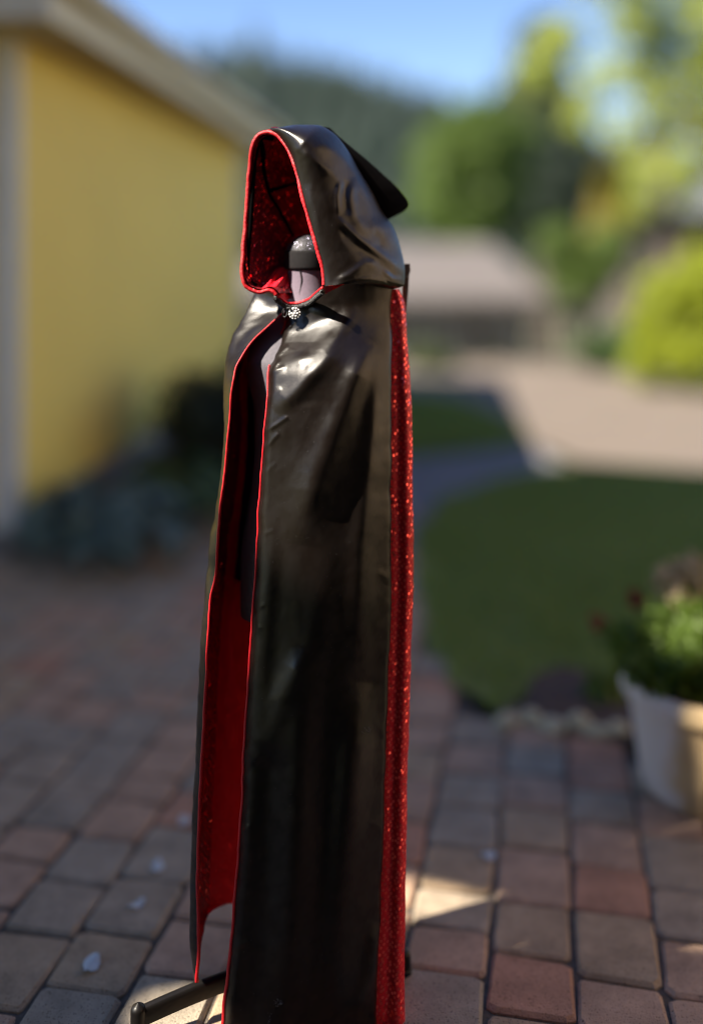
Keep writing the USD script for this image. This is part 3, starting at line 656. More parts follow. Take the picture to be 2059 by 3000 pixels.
# ------------------------------------------------------------------ unseen trees added at the left, crowns cut to place shade and sun
AX, AY = S[0] / S[2], S[1] / S[2]
SHADE = Polygon([(-2.6, .5), (3.8, .5), (3.8, 5.0), (3.2, 6.5), (2.2, 6.95), (1.0, 7.1), (.45, 7.6), (.2, 8.2), (-2.2, 8.2)])
def gproj(p): p = np.asarray(p, float); return np.c_[p[:, 0] - AX * p[:, 2], p[:, 1] - AY * p[:, 2]]
capeq = np.array([(x, y, z) for z in (1.2, 1.5, 1.8) for x, y in ((-.34, 1.83), (.14, 1.83), (.14, 2.06), (-.34, 2.06))])
from shapely.geometry import MultiPoint
from shapely.ops import unary_union
LIT = unary_union([MultiPoint(gproj(capeq)).convex_hull.buffer(.035),
                   Polygon(pg((1100, 2602), (1250, 2622), (1450, 2672), (1660, 2736), (1480, 2706), (1190, 2660))).buffer(.016),
                   Polygon(pg((455, 2968), (700, 2930), (700, 3060), (455, 3060))).buffer(.02),
                   Point(1.36, 3.02).buffer(.11), Point(1.50, 3.05).buffer(.07), Polygon([(1.30, 2.62), (1.36, 2.62), (1.50, 2.72), (1.44, 2.74)])])
M['shadeleaf'] = leafy('leaf_shade_tree', (.05, .075, .025), (.10, .13, .04), .2)
rs = np.random.default_rng(91)
n = 22000
rim = LIT.buffer(.40).difference(LIT); bx = rim.bounds
q2 = rs.uniform(bx[:2], bx[2:], (110000, 2)); prepare(rim); q2 = q2[contains_xy(rim, q2[:, 0], q2[:, 1])]
q = np.vstack([rs.uniform((-2.6, .5), (3.8, 8.2), (n, 2)), q2]); prepare(SHADE); q = q[contains_xy(SHADE, q[:, 0], q[:, 1])]
lim = LIT.buffer(.055); prepare(lim); q = q[~contains_xy(lim, q[:, 0], q[:, 1])]
hh = rs.uniform(5.6, 9.0, len(q)) + .8 * (meshkit.fbm(np.c_[q * .5, 0 * q[:, 0]], 2, 1) - .5)
pos = np.c_[q[:, 0] + AX * hh, q[:, 1] + AY * hh, hh]
nr = rs.normal(size=(len(q), 3)) * .55 + S; nr /= np.linalg.norm(nr, axis=1, keepdims=True)
near_edge = ~contains_xy(LIT.buffer(.34), q[:, 0], q[:, 1])
size = np.where(near_edge, .17, .036)
trunks = np.array([(-4.6, -4.4), (-8.4, 1.6)])
who = np.argmin(((pos[:, None, :2] - trunks[None]) ** 2).sum(2), 1)
for k, tr in enumerate(trunks):
    s_ = who == k
    if s_.sum() < 50:
        continue
    base = np.array([tr[0], tr[1], 0])
    r = np.random.default_rng(300 + k)
    t = thing('added_shade_tree', ['tall tree added out of view at the left, nearest the photographer', 'tall tree added out of view beside the yellow house'][k], 'tree', base, 0, None)
    obj('crown', leaf_quads(pos[s_] - base, nr[s_], size[s_], r, .7), M['shadeleaf'], t, smooth=False)
    top = pos[s_].mean(0) - base
    obj('trunk', tube(curve([(0, 0, -.2), (0, 0, 2), (top[0] * .1, top[1] * .1, 3.6), (top[0] * .3, top[1] * .3, 5.2)], 12), np.linspace(.26, .1, 12), 10), M['bark'], t, smooth=True)
    pick = np.flatnonzero(s_)
    zone = LIT.buffer(.12); prepare(zone); br = []
    for j in r.choice(pick, 120):
        c_ = curve([(top[0] * .1, top[1] * .1, 3.4), (top[0] * .3, top[1] * .3, 5.1), (pos[j] - base) * .8 + top * .1, pos[j] - base], 14)
        if len(br) < 14 and not contains_xy(zone, *gproj(c_ + base).T).any():
            br.append(tube(c_, np.linspace(.07, .015, 14), 6))
    if br:
        obj('branches', join(br), M['bark'], t, smooth=True)

# =========================================================================================== DRESS FORM
FX, FY = P(893, 740, 2.06)[0], 2.06
form = thing('dress_form', 'dark grey cloth dress form on a black metal stand, standing inside the cape', 'dress form', (FX, FY, 0))
foff = (FX, FY, 0)
def zrow(py, Y=2.06): return CAM_H - (py - HORIZON) / FPX * Y
# torso: left outline in photograph pixels, ellipse sections
ty = np.array([878, 905, 935, 985, 1057, 1110, 1193, 1317, 1420, 1503, 1607, 1690, 1760, 1806])
tl = np.array([838, 828, 800, 748, 720, 724, 741, 744, 736, 722, 706, 702, 702, 703])
rows = np.linspace(878, 1806, 60)
from scipy.interpolate import PchipInterpolator
tlx = PchipInterpolator(ty, tl)(rows); trx = np.interp(rows, [878, 950, 1057, 1317, 1500, 1690, 1806], [960, 1040, 1075, 1035, 1060, 1085, 1080])
dep = np.interp(rows, [878, 930, 1000, 1057, 1150, 1317, 1600, 1806], [.040, .046, .062, .082, .082, .082, .085, .082])
back_off = np.interp(rows, [878, 940, 1000, 1057, 1400], [.035, .020, -.012, -.028, -.028])
a = np.arange(48) * 2 * np.pi / 48
tv = []
for y, l, rr, dd, bo in zip(rows, tlx, trx, dep, back_off):
    z = zrow(y, 2.03); xl, xr = (l - W0 / 2) / FPX * 2.03, (rr - W0 / 2) / FPX * 2.03
    tv.append(np.stack([(xl + xr) / 2 + (xr - xl) / 2 * np.cos(a), FY + .012 + bo + dd * np.sin(a), np.full(48, z)], 1))
tv = np.array(tv)
v = tv.reshape(-1, 3); f = grid_faces(60, 48, True)
f = np.vstack([f[:, [0, 1, 2]], f[:, [0, 2, 3]]]); v = np.vstack([v, tv[-1].mean(0)]); k = np.arange(48)
f = np.vstack([f, np.stack([np.full(48, len(v) - 1), 59 * 48 + (k + 1) % 48, 59 * 48 + k], 1)])
obj('torso', (v, f), M['form'], form, smooth=40, off=foff)
M['formshade'] = plain('form_shade_black', (.010, .009, .011), .9, .2, 160, spec=.15)  # shade on the flank of the form, put into the cloth colour
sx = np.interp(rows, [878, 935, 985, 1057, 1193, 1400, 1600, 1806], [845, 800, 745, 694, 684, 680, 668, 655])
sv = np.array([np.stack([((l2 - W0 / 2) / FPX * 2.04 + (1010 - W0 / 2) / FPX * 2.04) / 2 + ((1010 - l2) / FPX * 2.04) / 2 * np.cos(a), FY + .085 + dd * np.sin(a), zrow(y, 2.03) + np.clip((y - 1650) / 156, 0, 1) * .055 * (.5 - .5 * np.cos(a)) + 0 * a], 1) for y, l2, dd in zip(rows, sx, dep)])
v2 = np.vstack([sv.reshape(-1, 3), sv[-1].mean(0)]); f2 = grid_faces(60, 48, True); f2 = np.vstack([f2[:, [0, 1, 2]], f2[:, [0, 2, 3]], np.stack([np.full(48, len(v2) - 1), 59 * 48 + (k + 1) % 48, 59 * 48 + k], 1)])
obj('side_panel', (v2, f2), M['formshade'], form, smooth=40, off=foff)  # second shell in black, standing for the shade beside the torso
NX = P(906, 740, 2.065)[0]; ncen = (NX, 2.065, 0)
obj('neck', lathe([(.058, 1.385), (.052, 1.40), (.0475, 1.425), (.0455, 1.45), (.0455, 1.478)], 40, ncen), M['neckcloth'], form, smooth=40, off=foff)
sm = np.array([(NX + (.0465 if z < 1.44 else .0462) * math.cos(an) * (1.0 + max(0, 1.425 - z) * 3), 2.065 + .0462 * math.sin(an) * (1.0 + max(0, 1.425 - z) * 3), z) for z, an in zip(np.linspace(1.477, 1.40, 14), np.interp(np.linspace(0, 1, 14), [0, .4, 1], [-1.98, -1.86, -2.0]))])
obj('seam', tube(sm, .0016, 6), M['braid'], form, smooth=True, off=foff)
obj('neck_cap', lathe([(.0440, 1.464), (.0495, 1.468), (.0505, 1.472), (.0505, 1.500), (.0490, 1.504), (.046, 1.505)], 48, ncen), M['capband'], form, smooth=40, off=foff)
dome_v, dome_f = lathe([(.0468, 1.5045), (.044, 1.514), (.036, 1.526), (.024, 1.534), (.010, 1.538), (.0005, 1.539)], 40, ncen)
obj('cap_top', (dome_v, dome_f), M['glit'], form, smooth=True, off=foff, uv=(dome_v[:, :2] + dome_v[:, 2:] * [.7, .3]))
obj('pole', lathe([(.016, .03), (.016, .80)], 20, (FX, FY + .03, 0)), M['blackmetal'], form, smooth=40, off=foff)
obj('pole_collar', lathe([(.016, .10), (.03, .102), (.032, .125), (.02, .16), (.016, .165)], 24, (FX, FY + .03, 0)), M['blackmetal'], form, smooth=40, off=foff)
hub = np.array([FX, FY + .03, .058])
def leg(end, z_end):
    """box-section leg with a rounded back and a round foot"""
    end = np.array([*end, z_end]); p = np.array([hub * (1 - t) + end * t for t in np.linspace(0, 1, 12)]); p[:, 2] += .012 * np.sin(np.linspace(0, np.pi, 12))
    d_ = (end - hub)[:2]; d_ /= np.linalg.norm(d_); s_ = np.array([-d_[1], d_[0], 0])
    sec = [(-.008, -.018), (.008, -.018), (.0095, -.011), (.0095, .008), (.007, .014), (.003, .0165), (-.003, .0165), (-.007, .014), (-.0095, .008), (-.0095, -.011)]
    vv = np.array([[q + s_ * u_ + np.array([0, 0, w_]) for u_, w_ in sec] for q in p])
    vv = np.concatenate([vv[:1].mean(1, keepdims=True).repeat(10, 1), vv, vv[-1:].mean(1, keepdims=True).repeat(10, 1)])
    lg = obj('leg', (vv.reshape(-1, 3), grid_faces(14, 10, True)), M['blackmetal'], form, smooth=40, off=foff)
    zc = z_end
    obj('foot', lathe([(.001, zc + .026), (.008, zc + .0215), (.0125, zc + .018), (.0145, zc + .012), (.0145, .012), (.0165, .010), (.0165, .001), (.001, .001)], 24, (end[0], end[1], 0)), M['blackmetal'], lg, smooth=40, off=foff)
e_ = P(405, 2962, 1.94)
leg((e_[0], e_[1]), .052)
leg((P(1183, 2860, 2.13)[0], 2.13), .026)
leg((FX + .02, FY + .40), .05)

# =========================================================================================== HOODED CAPE
cape = thing('hooded_cape', 'long black satin hooded cape with red sequin lining, draped on the dress form', 'cape', (FX, FY, 0))
CO = (FX, FY, 0)
def pc(pts): p = np.array(pts, float); return PchipInterpolator(p[:, 1], p[:, 0], extrapolate=True)
XL = pc([(843, 840), (842, 905), (838, 937), (803, 1032), (788, 1090), (784, 1172), (776, 1276), (765, 1400), (757, 1524), (750, 1690), (736, 1882), (722, 2115), (707, 2405), (693, 2608), (681, 2753), (666, 2887), (653, 3010), (648, 3060)])
XR = pc([(1150, 820), (1148, 845), (1144, 965), (1142, 1172), (1141, 1379), (1141, 1627), (1141, 1740), (1131, 2056), (1125, 2231), (1114, 2579), (1105, 2811), (1098, 3000), (1096, 3060)])
XS = pc([(1163, 830), (1175, 858), (1185, 883), (1194, 1007), (1202, 1131), (1208, 1255), (1210, 1503), (1212, 1669), (1209, 1766), (1201, 2027), (1195, 2231), (1189, 2521), (1186, 2811), (1186, 3000), (1186, 3060)])
XA = pc([(752, 845), (743, 862), (718, 917), (673, 1000), (656, 1061), (653, 1172), (655, 1268), (650, 1338), (631, 1483), (612, 1586), (606, 1661), (600, 1708), (591, 1795), (579, 1998), (568, 2260), (559, 2405), (555, 2600), (553, 2753), (566, 2843), (572, 2900)])
XE = pc([(806, 855), (822, 880), (830, 905), (786, 953), (741, 994), (712, 1032), (689, 1073), (677, 1131), (670, 1214), (658, 1338), (641, 1483), (629, 1669), (614, 1737), (600, 1998), (588, 2231), (577, 2521), (580, 2753), (574, 2843), (574, 2900)])

def polydist(px, py, pts):
    """distance in pixels to a polyline, and the position along it"""
    p = np.asarray(pts, float); best = np.full(px.shape, 1e9); at = np.zeros(px.shape); n = len(p) - 1
    for k in range(n):
        a_, b_ = p[k], p[k + 1]; d_ = b_ - a_; t = np.clip(((px - a_[0]) * d_[0] + (py - a_[1]) * d_[1]) / (d_ @ d_), 0, 1)
        q = np.hypot(px - a_[0] - t * d_[0], py - a_[1] - t * d_[1]); s = q < best
        best[s] = q[s]; at[s] = (k + t[s]) / n
    return best, at
def ridge(px, py, pts, w, amp, w2=None, fade=True):
    d_, t = polydist(px, py, pts); w = w if w2 is None else w + (w2 - w) * t
    e = np.exp(-(d_ / w) ** 2) * amp
    return e * np.clip(np.minimum(t, 1 - t) * 5, 0, 1) if fade else e

# ---- front panel: the big black panel facing the camera
NU, NV = 90, 420
u = np.linspace(0, 1, NU); vv_ = np.linspace(0, 1, NV) ** 1.08
Tt = np.interp(u, [0, .12, .2, .35, .6, .8, 1], [925, 903, 891, 862, 822, 808, 806])
U, Vv = np.meshgrid(u, vv_)
PY = Tt[None] + (3022 - Tt[None]) * Vv
rw = np.random.default_rng(8)
def wav(y, amp, L, seed): return amp * (meshkit.fbm(np.stack([np.asarray(y) / L, 0 * np.asarray(y) + seed, 0 * np.asarray(y)], -1), 3, seed) - .5) * 2
PX = XL(PY) + wav(PY, 3.0, 60, 3) * (1 - U) ** 3 + (XR(PY) + wav(PY, 3.5, 90, 5) * U ** 3 - XL(PY)) * U
Yb = 1.938 - .038 * np.sin(np.pi * np.clip(U * .95 + .05, 0, 1)) ** .8 + .030 * U ** 3
top = np.clip((1105 - PY) / 232, 0, 1)
Yb = Yb + .100 * top ** 2 * (3 - 2 * top) * .86 * (1 - .25 * U) + .042 * np.clip(1 - U / .72, 0, 1) ** 1.5 * np.clip((1230 - PY) / 200, 0, 1) ** 1.5 * np.clip(.15 + (PY - 900) / 120, 0, 1) + .010 * np.clip((PY - 1700) / 1300, -1, 1) * (U - .5) - .012 * np.clip((PY - 1200) / 1800, 0, 1)
Yb = Yb + .012 * np.clip(1 - U / .06, 0, 1) ** 2                       # front edge turns in a little
D = np.zeros_like(PX)                                                   # folds, metres toward the camera
for pts, w, a_, w2 in [([(1085, 1010), (1040, 1120), (985, 1260), (930, 1400), (890, 1600)], 30, .0085, 55), ([(1010, 985), (930, 1075), (860, 1150), (800, 1200)], 26, .005, 30), ([(1110, 1050), (1090, 1300), (1060, 1600), (1050, 2000)], 22, .006, 40),
                       ([(960, 1500), (940, 1800), (880, 2200), (850, 2700), (840, 3010)], 48, .008, 60), ([(1075, 2000), (1030, 2300), (985, 2700), (975, 3010)], 40, .010, 55), ([(1110, 2700), (1090, 2850), (1040, 2990)], 26, .008, 30),
                       ([(900, 1900), (820, 2060), (770, 2250)], 34, .005, 40), ([(800, 1500), (770, 1900), (745, 2300), (720, 2700)], 30, .005, 34), ([(830, 1060), (905, 1040), (985, 985), (1050, 900)], 26, .0035, 20),
                       ([(830, 985), (900, 965), (960, 925), (1010, 880)], 22, -.0018, 18), ([(900, 900), (950, 915), (1000, 905)], 14, .0015, 12), ([(870, 1180), (960, 1170)], 14, -.0006, 14)]:
    D += ridge(PX, PY, pts, w, a_, w2)
edge = PX - XL(PY)
for y in (948, 972, 990, 1028, 1046, 1088, 1112, 1150, 1226, 1318, 1382, 1560, 1790, 1880, 2240, 2460, 2790):   # puckers of the sewn front edge
    x = float(XL(y)); L = rw.uniform(18, 60); up = rw.uniform(8, 40); y = y + rw.uniform(-30, 30)
    D += ridge(PX, PY, [(x - 4, y + 6), (x + L * .5, y - up * .35), (x + L, y - up)], rw.uniform(6, 11), rw.uniform(.0008, .0022) * (1.0 if y < 1320 else .4), 6, fade=False)
D *= 1.85
D += .004 * np.sin((PX - XL(PY)) / (XR(PY) - XL(PY) + 1) * 15 + 1.2 * meshkit.fbm(np.stack([PY / 900, 0 * PY, 0 * PY], -1), 2, 9) * 6) * np.clip((PY - 1150) / 900, 0, 1)
D += .0009 * (meshkit.fbm(np.stack([PX / 70, PY / 240, 0 * PX], -1), 4, 12) - .5) * 2
D += .0005 * (meshkit.fbm(np.stack([(PX + PY * .5) / 34, (PY - PX * .6) / 60, 0 * PX], -1), 3, 15) - .5) * 2
for y in np.sort(rw.uniform(1450, 3000, 11)):                              # right edge is rolled and slightly rippled
    x = float(XR(y)); D += ridge(PX, PY, [(x - 26, y - 14), (x + 4, y + 10)], rw.uniform(8, 16), rw.uniform(.0003, .0009), 12, fade=False)
front = P(PX, PY, Yb - D)
# the right edge rolls under
roll = np.stack([front[:, -1] + np.array([.004 * math.sin(t), .010 * (1 - math.cos(t)) + .006 * t, 0]) * 1.0 for t in (.7, 1.5, 2.4)], 1)
front_all = np.concatenate([front, roll], 1)
fp = obj('front_panel', grid_mesh(front_all), M['satin'], cape, smooth=True, uv=grid_uv(front_all), off=CO)
lin = offset(front, front + [0, 1.0, 0], .004)
obj('front_lining', grid_mesh(lin), M['lining'], fp, smooth=True, uv=grid_uv(lin), off=CO)
edge_c = front[4:, 0] + [-.0012, .0015, 0]
obj('piping', tube(edge_c[::3], np.linspace(.0019, .0040, len(edge_c[::3])), 8), M['piping'], fp, smooth=True, off=CO)

# ---- red sequin side, showing behind the black panel on the right
ys = np.linspace(846, 3018, 240); us = np.linspace(0, 1, 40); U, PYs = np.meshgrid(us, ys)
x0 = XR(PYs) - 34; x1 = XS(PYs) + wav(PYs, 2.2, 70, 21)
ang_ = U * np.pi * .92
cxp = (x0 + x1) / 2 - 12
PXs = np.where(U < .6, x0 + (x1 - x0) * np.sin(np.clip(U / .6, 0, 1) * np.pi / 2) ** .9, x1 - (U - .6) / .4 * 46)
lean = np.interp(PYs, [846, 1200, 2400, 3018], [.02, 0, -.012, -.030])
Ys = 2.008 + .045 * U ** 1.6 + .055 * np.clip((U - .6) / .4, 0, 1) + lean
Ys += -.005 * np.exp(-((U - .36) / .10) ** 2) + .006 * np.exp(-((U - .24) / .05) ** 2) * np.clip((PYs - 1000) / 300, 0, 1) + .002 * (meshkit.fbm(np.stack([U * 6, PYs / 130, 0 * U], -1), 3, 5) - .5)
side = P(PXs, PYs, Ys)
obj('side_panel', grid_mesh(side), M['strip'], cape, smooth=True, uv=grid_uv(side), off=CO)
# ---- left front and back in one sheet: left edge, round the left, behind, to the red side
ys = np.r_[np.linspace(856, 1100, 70), np.linspace(1106, 2690, 170), np.linspace(2700, 2846, 20)]
nc = 70
sheet_rows = []
for y in ys:
    t = np.clip((1120 - y) / 265, 0, 1); Yt = .085 * t * t * (3 - 2 * t) * .6 + .034 * t
    xa, xe, xs = float(XA(y)) + float(wav(y, 3.0, 40, 31)), float(XE(y)) + float(wav(y, 2.0, 50, 32)), float(XS(y)) - 40
    if xe - xa < 10: xe = xa + 10
    hem = np.clip((y - 2690) / 156, 0, 1)
    sh = .022 * np.clip((1250 - y) / 200, 0, 1)
    pts = [(xe, 1.950 + Yt), (xe * .55 + xa * .45, 1.962 + sh * .5 + Yt * .95), (xa + 2, 1.988 + sh + Yt * .85), (xa + 6, 2.03 + sh * .5 + Yt * .6), (xa + 50, 2.085), (xa + 105, 2.125), (850, 2.17), (1000, 2.18), (xs - 40, 2.16), (xs, 2.115)]
    sheet_rows.append([P(x, y if k < 4 else y - 146 * hem, Y_) if False else np.array([(x - W0 / 2) / FPX * Y_, Y_, CAM_H - ((y if k < 4 else min(y, 2705 + (y - 2705) * .15)) - HORIZON) / FPX * (2.0 + (Y_ - 2.0) * .3)]) for k, (x, Y_) in enumerate(pts)])
sr = np.array(sheet_rows)
back = np.array([curve(r_, nc) for r_ in sr])
fold = np.sin(np.linspace(0, 15, nc))[None] * np.clip((ys - 1300) / 900, 0, 1)[:, None] * .007
back[:, :, 1] += fold * np.clip(np.linspace(-1, 6, nc), 0, 1)[None]
back[:, :, 1] -= (.0030 * (meshkit.fbm(np.stack([np.tile(np.linspace(0, 14, nc), (len(ys), 1)), np.tile(ys[:, None] / 55, (1, nc)), np.zeros((len(ys), nc))], -1), 3, 44) - .5)) * 2
bp = obj('back_panel', grid_mesh(back), M['satin'], cape, smooth=True, uv=grid_uv(back), off=CO)
inside = np.array([-.09, 2.07, 0]) * np.ones_like(back); inside[:, :, 2] = back[:, :, 2]
bl = offset(back, inside, .005)
bl[:, 0] = back[:, 0] * .5 + bl[:, 0] * .5
obj('back_lining', grid_mesh(bl), M['lining'], bp, smooth=True, uv=grid_uv(bl), off=CO)
M['facing'] = plain('red_facing', (.78, .006, .026), .45, .08, 60, spec=.4, bump=.0006, bscale=300)
fcg = bl[30:, :9] + (bl[30:, 8:9] - back[30:, 8:9]) * .5
bnd = bl[40:, 11:19] * .5 + bl[40:, 11:19] * .5 + (bl[40:, 11:19] - back[40:, 11:19]) * .35
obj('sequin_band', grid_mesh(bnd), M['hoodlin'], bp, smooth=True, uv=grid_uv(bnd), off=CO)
obj('edge_facing', grid_mesh(fcg), M['facing'], bp, smooth=True, off=CO)
ec = back[18:, 0] + [.0015, -.001, 0]
obj('piping', tube(ec[::2], np.linspace(.0016, .0034, len(ec[::2])), 8), M['piping'], bp, smooth=True, off=CO)

# ---- hood
def c3(pts, Ys, n):
    p = curve(pts, n); t = np.linspace(0, 1, len(Ys)); return P(p[:, 0], p[:, 1], np.interp(np.linspace(0, 1, n), t, Ys))
Rr = [(789, 386), (808, 392), (827, 413), (853, 458), (872, 518), (891, 593), (910, 661), (928, 725), (943, 781), (948, 838)]
Rl = [(789, 386), (763, 392), (742, 417), (731, 488), (725, 556), (720, 650), (712, 744), (710, 804), (718, 832), (740, 849), (763, 855), (789, 848), (812, 864)]
Cc = [(795, 379), (835, 369), (872, 364), (928, 365), (973, 386), (1026, 450), (1056, 499), (1094, 563), (1124, 623), (1154, 669), (1173, 725), (1186, 795), (1184, 832), (1140, 846)]
NR, NS = 120, 90
er = c3(Rr, [1.985, 1.955, 1.940, 1.930, 1.925], NR); ecb = c3(Cc, [1.985, 2.005, 2.035, 2.045, 2.045, 2.02], NR)
s = np.linspace(0, 1, NS)[None, :, None]
near = er[:, None] * (1 - s) + ecb[:, None] * s
vt = np.linspace(0, 1, NR)[:, None]; st = np.linspace(0, 1, NS)[None]
# pixel-space bow so that the crown stays round and the lower hem sags to the photographed line
npx = W0 / 2 + near[..., 0] / near[..., 1] * FPX; npy = HORIZON + (CAM_H - near[..., 2]) / near[..., 1] * FPX
npy = npy - 10 * np.sin(np.pi * st) * np.clip((vt - .72) / .28, 0, 1) * 1.0 - 8 * np.sin(np.pi * st) * np.clip(1 - vt * 4, 0, 1)
bulge = .062 * np.sin(np.pi * np.clip(st, 0, 1)) ** .75 * np.clip(vt * 5, 0, 1) ** .7 * (1 - .25 * vt)
Dn = np.zeros_like(npx)
zz = lambda L: [(650 + a_ * .3762, 330 + b_ * .3762) for a_, b_ in L]
for pts, w, a_, w2 in [(zz([(880, 780), (960, 880), (1060, 980), (1230, 1100), (1410, 1230)]), 9, .0075, 14), (zz([(900, 880), (1020, 1010), (1180, 1130), (1380, 1290)]), 14, -.006, 16), (zz([(930, 520), (900, 640), (905, 800)]), 9, .006, 9), (zz([(1035, 500), (1010, 640), (1030, 800), (1130, 960)]), 12, .006, 16),
                       (zz([(965, 520), (955, 660), (975, 800)]), 10, -.005, 12), (zz([(560, 250), (720, 370), (860, 470), (920, 560)]), 12, .004, 14), (zz([(760, 200), (950, 350), (1060, 480), (1150, 680)]), 14, .005, 20), (zz([(870, 1320), (1000, 1260), (1120, 1180), (1260, 1160)]), 10, .006, 14),
                       (zz([(860, 1350), (1040, 1300), (1240, 1285)]), 7, .004, 9), (zz([(1250, 1230), (1330, 1290), (1420, 1300)]), 6, .006, 6), (zz([(1260, 1300), (1320, 1340), (1400, 1345)]), 4, -.004, 4), (zz([(1290, 1240), (1350, 1265), (1415, 1262)]), 4, -.003, 4),
                       (zz([(1160, 930), (1230, 980), (1240, 1060)]), 16, -.005, 14), (zz([(640, 560), (700, 760), (760, 960)]), 20, .003, 20)]:
    Dn += ridge(npx, npy, pts, w, a_, w2)
Dn *= .72
Dn += .0016 * (meshkit.fbm(np.stack([npx / 60, npy / 80, 0 * npx], -1), 4, 61) - .5) * 2
fadeb = np.clip(st * 8, 0, 1) * np.clip((1 - st) * 8, 0, 1)
near = P(npx, npy, near[..., 1] - bulge - Dn * fadeb)
hood = obj('hood', grid_mesh(near), M['satin'], cape, smooth=True, uv=grid_uv(near), off=CO)
el = c3(Rl, [1.985, 2.000, 2.005, 2.000, 1.985, 1.985], NR)
Cf = ecb + [0, .01, 0]
farS = el[:, None] * (1 - s) + Cf[:, None] * s
farS[..., 1] += .13 * np.sin(np.pi * st) ** .8 * np.clip(vt * 4, 0, 1)
farS[..., 0] += .02 * np.sin(np.pi * st) * np.clip(vt * 4, 0, 1)
farS[..., 1] += .008 * (meshkit.fbm(np.stack([st * 5 + 0 * vt, vt * 6 + 0 * st, 0 * st * vt], -1), 3, 71) - .5) * 2 * fadeb
obj('hood_far_side', grid_mesh(farS), M['satin'], hood, smooth=True, uv=grid_uv(farS), off=CO)
hc = np.array([P(870, 640, 2.08)])[0]
nl = offset(near, hc * np.ones_like(near), .005); fl = offset(farS, hc * np.ones_like(farS), .006)
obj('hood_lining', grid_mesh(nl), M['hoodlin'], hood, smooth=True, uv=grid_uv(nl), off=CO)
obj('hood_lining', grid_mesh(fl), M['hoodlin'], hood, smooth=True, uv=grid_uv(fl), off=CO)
ring = np.vstack([el[::-1], er[1:]])
ringp = curve(ring, 260, True)
rr_ = .0040 + .00025 * np.sin(np.arange(260) * 1.9) + .0012 * (meshkit.noise(np.stack([np.arange(260) / 9, np.zeros(260), np.zeros(260)], 1), 2) - .5)
ringp = ringp + .0035 * (np.stack([meshkit.fbm(np.stack([np.arange(260) / 12, np.full(260, k * 3.3), np.zeros(260)], 1), 3, k) for k in range(3)], 1) - .5)
obj('hood_trim', tube(ringp, rr_, 9), M['piping'], hood, smooth=True, off=CO)
# black inner strip and seams of the hood lining
def on_far(px, py, lift=.003):
    q = fl.reshape(-1, 3); qx = W0 / 2 + q[:, 0] / q[:, 1] * FPX; qy = HORIZON + (CAM_H - q[:, 2]) / q[:, 1] * FPX
    k = np.argmin((qx - px) ** 2 + (qy - py) ** 2); return P(px, py, q[k, 1] - lift)
for L, r_ in ((zz([(300, 215), (320, 300), (325, 420), (345, 540), (365, 620), (440, 740), (500, 850), (560, 960)]), .0048), (zz([(370, 612), (430, 590), (500, 570), (580, 548)]), .0042)):
    c_ = curve(L, 30); pts = np.array([on_far(*q) for q in c_]); pts[:, 1] = np.convolve(np.pad(pts[:, 1], 4, 'edge'), np.ones(9) / 9, 'valid'); pts = np.array([P(*q, y) for q, y in zip(c_, pts[:, 1])])
    obj('seam_tape', tube(pts, np.linspace(r_, r_ * .55, 30), 8), M['velvet'], hood, smooth=True, off=CO)
fac = curve([(800, 404), (772, 400), (757, 420), (746, 470), (739, 556), (733, 650), (726, 740), (724, 800), (732, 824), (752, 838)], 60)
obj('inner_black_strip', tube(P(fac[:, 0], fac[:, 1], np.interp(np.linspace(0, 1, 60), [0, .2, 1], [1.997, 2.010, 2.000])), .0052, 8), M['velvet'], hood, smooth=True, off=CO)
# folded black point behind the hood
n_ = 60
A_ = c3([(962, 374), (1026, 452), (1056, 501), (1094, 565), (1124, 625), (1146, 657)], [2.03, 2.05], n_); B_ = c3([(966, 373), (1012, 415), (1064, 458), (1120, 508), (1173, 559), (1197, 598), (1178, 622)], [2.04, 2.09], n_)
A_[:, 0] -= .03; ss = np.linspace(0, 1, 26)
pt = np.array([[A_[i] * (1 - t) + B_[i] * t - np.array([0, .02 * math.sin(math.pi * t), 0]) for t in ss] + [B_[i] * (1 - t) + A_[i] * t + np.array([0, .035 * math.sin(math.pi * t) + .03 * t, 0]) for t in ss[1:]] for i in range(n_)])
pt = np.concatenate([pt, pt[-1:].mean(1, keepdims=True).repeat(pt.shape[1], 1) ])
obj('hood_point', grid_mesh(pt), M['velvet'], hood, smooth=True, off=CO)
# red lining gathered at the left of the neck
ga_ = c3([(756, 853), (789, 845), (812, 861), (836, 882)], [1.992, 1.990, 1.992, 2.003], 24); gb_ = c3([(792, 806), (822, 782), (848, 784), (852, 872)], [2.05, 2.06, 2.055, 2.04], 24)
gs_ = np.linspace(0, 1, 16)[None, :, None]; gath = ga_[:, None] * (1 - gs_) + gb_[:, None] * gs_
gath[..., 1] += .006 * np.sin(np.linspace(0, 22, 24))[:, None] * np.sin(np.linspace(0, np.pi, 16))[None]
obj('neck_gather', grid_mesh(gath), M['lining'], hood, smooth=True, uv=grid_uv(gath), off=CO)
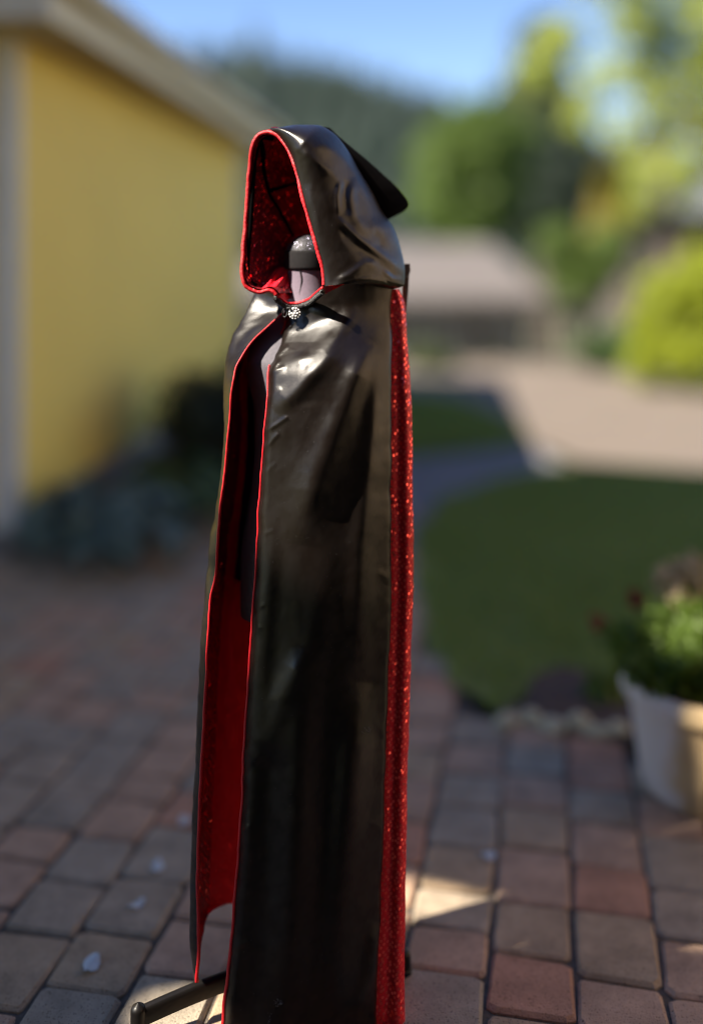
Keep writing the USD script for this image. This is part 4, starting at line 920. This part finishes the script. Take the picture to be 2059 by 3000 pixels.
# ---- collar: red edge and black braid round the neck, fasteners
col = c3([(806, 862), (818, 872), (834, 883), (850, 889), (868, 888), (890, 882), (908, 874), (926, 858), (945, 842)], [1.985, 1.995, 2.000, 1.995, 1.97, 1.935], 50)
obj('collar_edge', tube(col, .0032, 8), M['piping'], cape, smooth=True, off=CO)
br = col + [0, -.004, -.0078]; br = np.array([b + [0, 0, .0012 * math.sin(i * 1.7)] for i, b in enumerate(curve(br, 110, True))])
obj('collar_braid', tube(br, .0052 + .0012 * np.cos(np.arange(110) * 1.7), 8), M['braid'], cape, smooth=True, off=CO)
bc = P(863, 917, 1.985)
def gem(c, r_):
    m = trimesh.creation.icosphere(1, r_); m.apply_scale([1, .7, 1]); m.apply_translation(c); return m
brooch = obj('brooch', join([(lambda m: m)(trimesh.Trimesh(*(lambda vf: (vf[0] @ np.array([[1, 0, 0], [0, 0, 1], [0, -1, 0]]) + bc, np.vstack([vf[1][:, [0, 1, 2]], vf[1][:, [0, 2, 3]]])))(lathe([(.0005, .004), (.009, .004), (.0115, .002), (.0125, 0), (.012, -.004), (.0005, -.004)], 28))))]), M['silver'], cape, smooth=30, off=CO)
st_ = [gem(bc + [0, -.004, 0], .0030)] + [gem(bc + [.0055 * math.cos(k * 1.0472), -.0036, .0055 * math.sin(k * 1.0472)], .0024) for k in range(6)] + [gem(bc + [.0098 * math.cos(k * .5236 + .2), -.0026, .0098 * math.sin(k * .5236 + .2)], .0022) for k in range(12)]
obj('rhinestones', join(st_), M['stone'], brooch, smooth=False, off=CO)
rc = P(834, 916, 1.985); aa = np.linspace(0, 2 * np.pi, 25)
obj('hook_ring', tube(np.stack([rc[0] + .0045 * np.cos(aa), rc[1] + .002 * np.sin(aa * 2), rc[2] + .0080 * np.sin(aa)], 1), .0011, 7), M['braid'], cape, smooth=True, off=CO)
obj('fastening_loop', tube(curve([rc + [.004, -.003, .009], rc + [.012, -.006, .010], bc + [-.006, -.004, .004], bc], 10), .0015, 6), M['braid'], cape, smooth=True, off=CO)
obj('bead', gem(P(742, 849, 1.985), .0028), M['stone'], cape, smooth=False, off=CO)
# lint caught on the cloth
def on_front(px, py):
    q = front.reshape(-1, 3); qx = W0 / 2 + q[:, 0] / q[:, 1] * FPX; qy = HORIZON + (CAM_H - q[:, 2]) / q[:, 1] * FPX
    k = np.argmin((qx - px) ** 2 + (qy - py) ** 2); return P(px, py, q[k, 1] - .001)
rl = np.random.default_rng(55)
for cx_, cy_, sx_, sy_, n_f in ((1074, 2145, 9, 8, 22), (812, 2938, 14, 9, 18), (790, 2985, 5, 20, 10)):
    fib = []
    for k in range(n_f):
        p0 = on_front(cx_ + rl.normal() * sx_ * .6, cy_ + rl.normal() * sy_ * .6); dv = rl.normal(size=3) * [.0022, .0004, .0022]
        fib.append(tube([p0, p0 + dv * .35 + [0, -.0004, 0], p0 + dv * .7], .00026, 4))
    obj('lint', join(fib), M['lint'], cape, smooth=False, off=CO)

# ---- wooden peg clipped at the back of the cape
pin = thing('clothes_peg', 'weathered brown wooden clothes peg clipping the cape behind the hood', 'clothes peg', P(1190, 850, 2.06))
po = P(1190, 850, 2.06)
def pegarm(pts, w, dY, th=.008):
    c_ = P(np.array([p_[0] for p_ in pts]), np.array([p_[1] for p_ in pts]), 2.06 + dY); hw = np.array(w)[:, None] * np.array([[.5, 0, 0]])
    rows_ = np.stack([c_ - hw + [0, -th / 2, 0], c_ + hw + [0, -th / 2, 0], c_ + hw + [0, th / 2, 0], c_ - hw + [0, th / 2, 0]], 1)
    rows_ = np.concatenate([rows_[:1].mean(1, keepdims=True).repeat(4, 1), rows_, rows_[-1:].mean(1, keepdims=True).repeat(4, 1)])
    return rows_.reshape(-1, 3), grid_faces(len(pts) + 2, 4, True)
obj('arm', pegarm([(1193, 772), (1194, 792), (1191, 806), (1189, 850), (1186, 880), (1183, 925), (1181, 965)], [.0098, .0104, .0092, .0090, .0088, .0074, .004], 0), M['pin'], pin, smooth=False, off=po)
obj('arm', pegarm([(1184, 774), (1183, 800), (1181, 850), (1180, 900), (1180, 960)], [.004, .0042, .0036, .0034, .0034], .004), M['pinedge'], pin, smooth=False, off=po)
obj('spring', tube([P(1195 - 14 * (k % 2), 806 + k * 1.2, 2.053 + .014 * ((k // 2) % 2)) for k in range(8)], .0009, 6), M['silver'], pin, smooth=True, off=po)
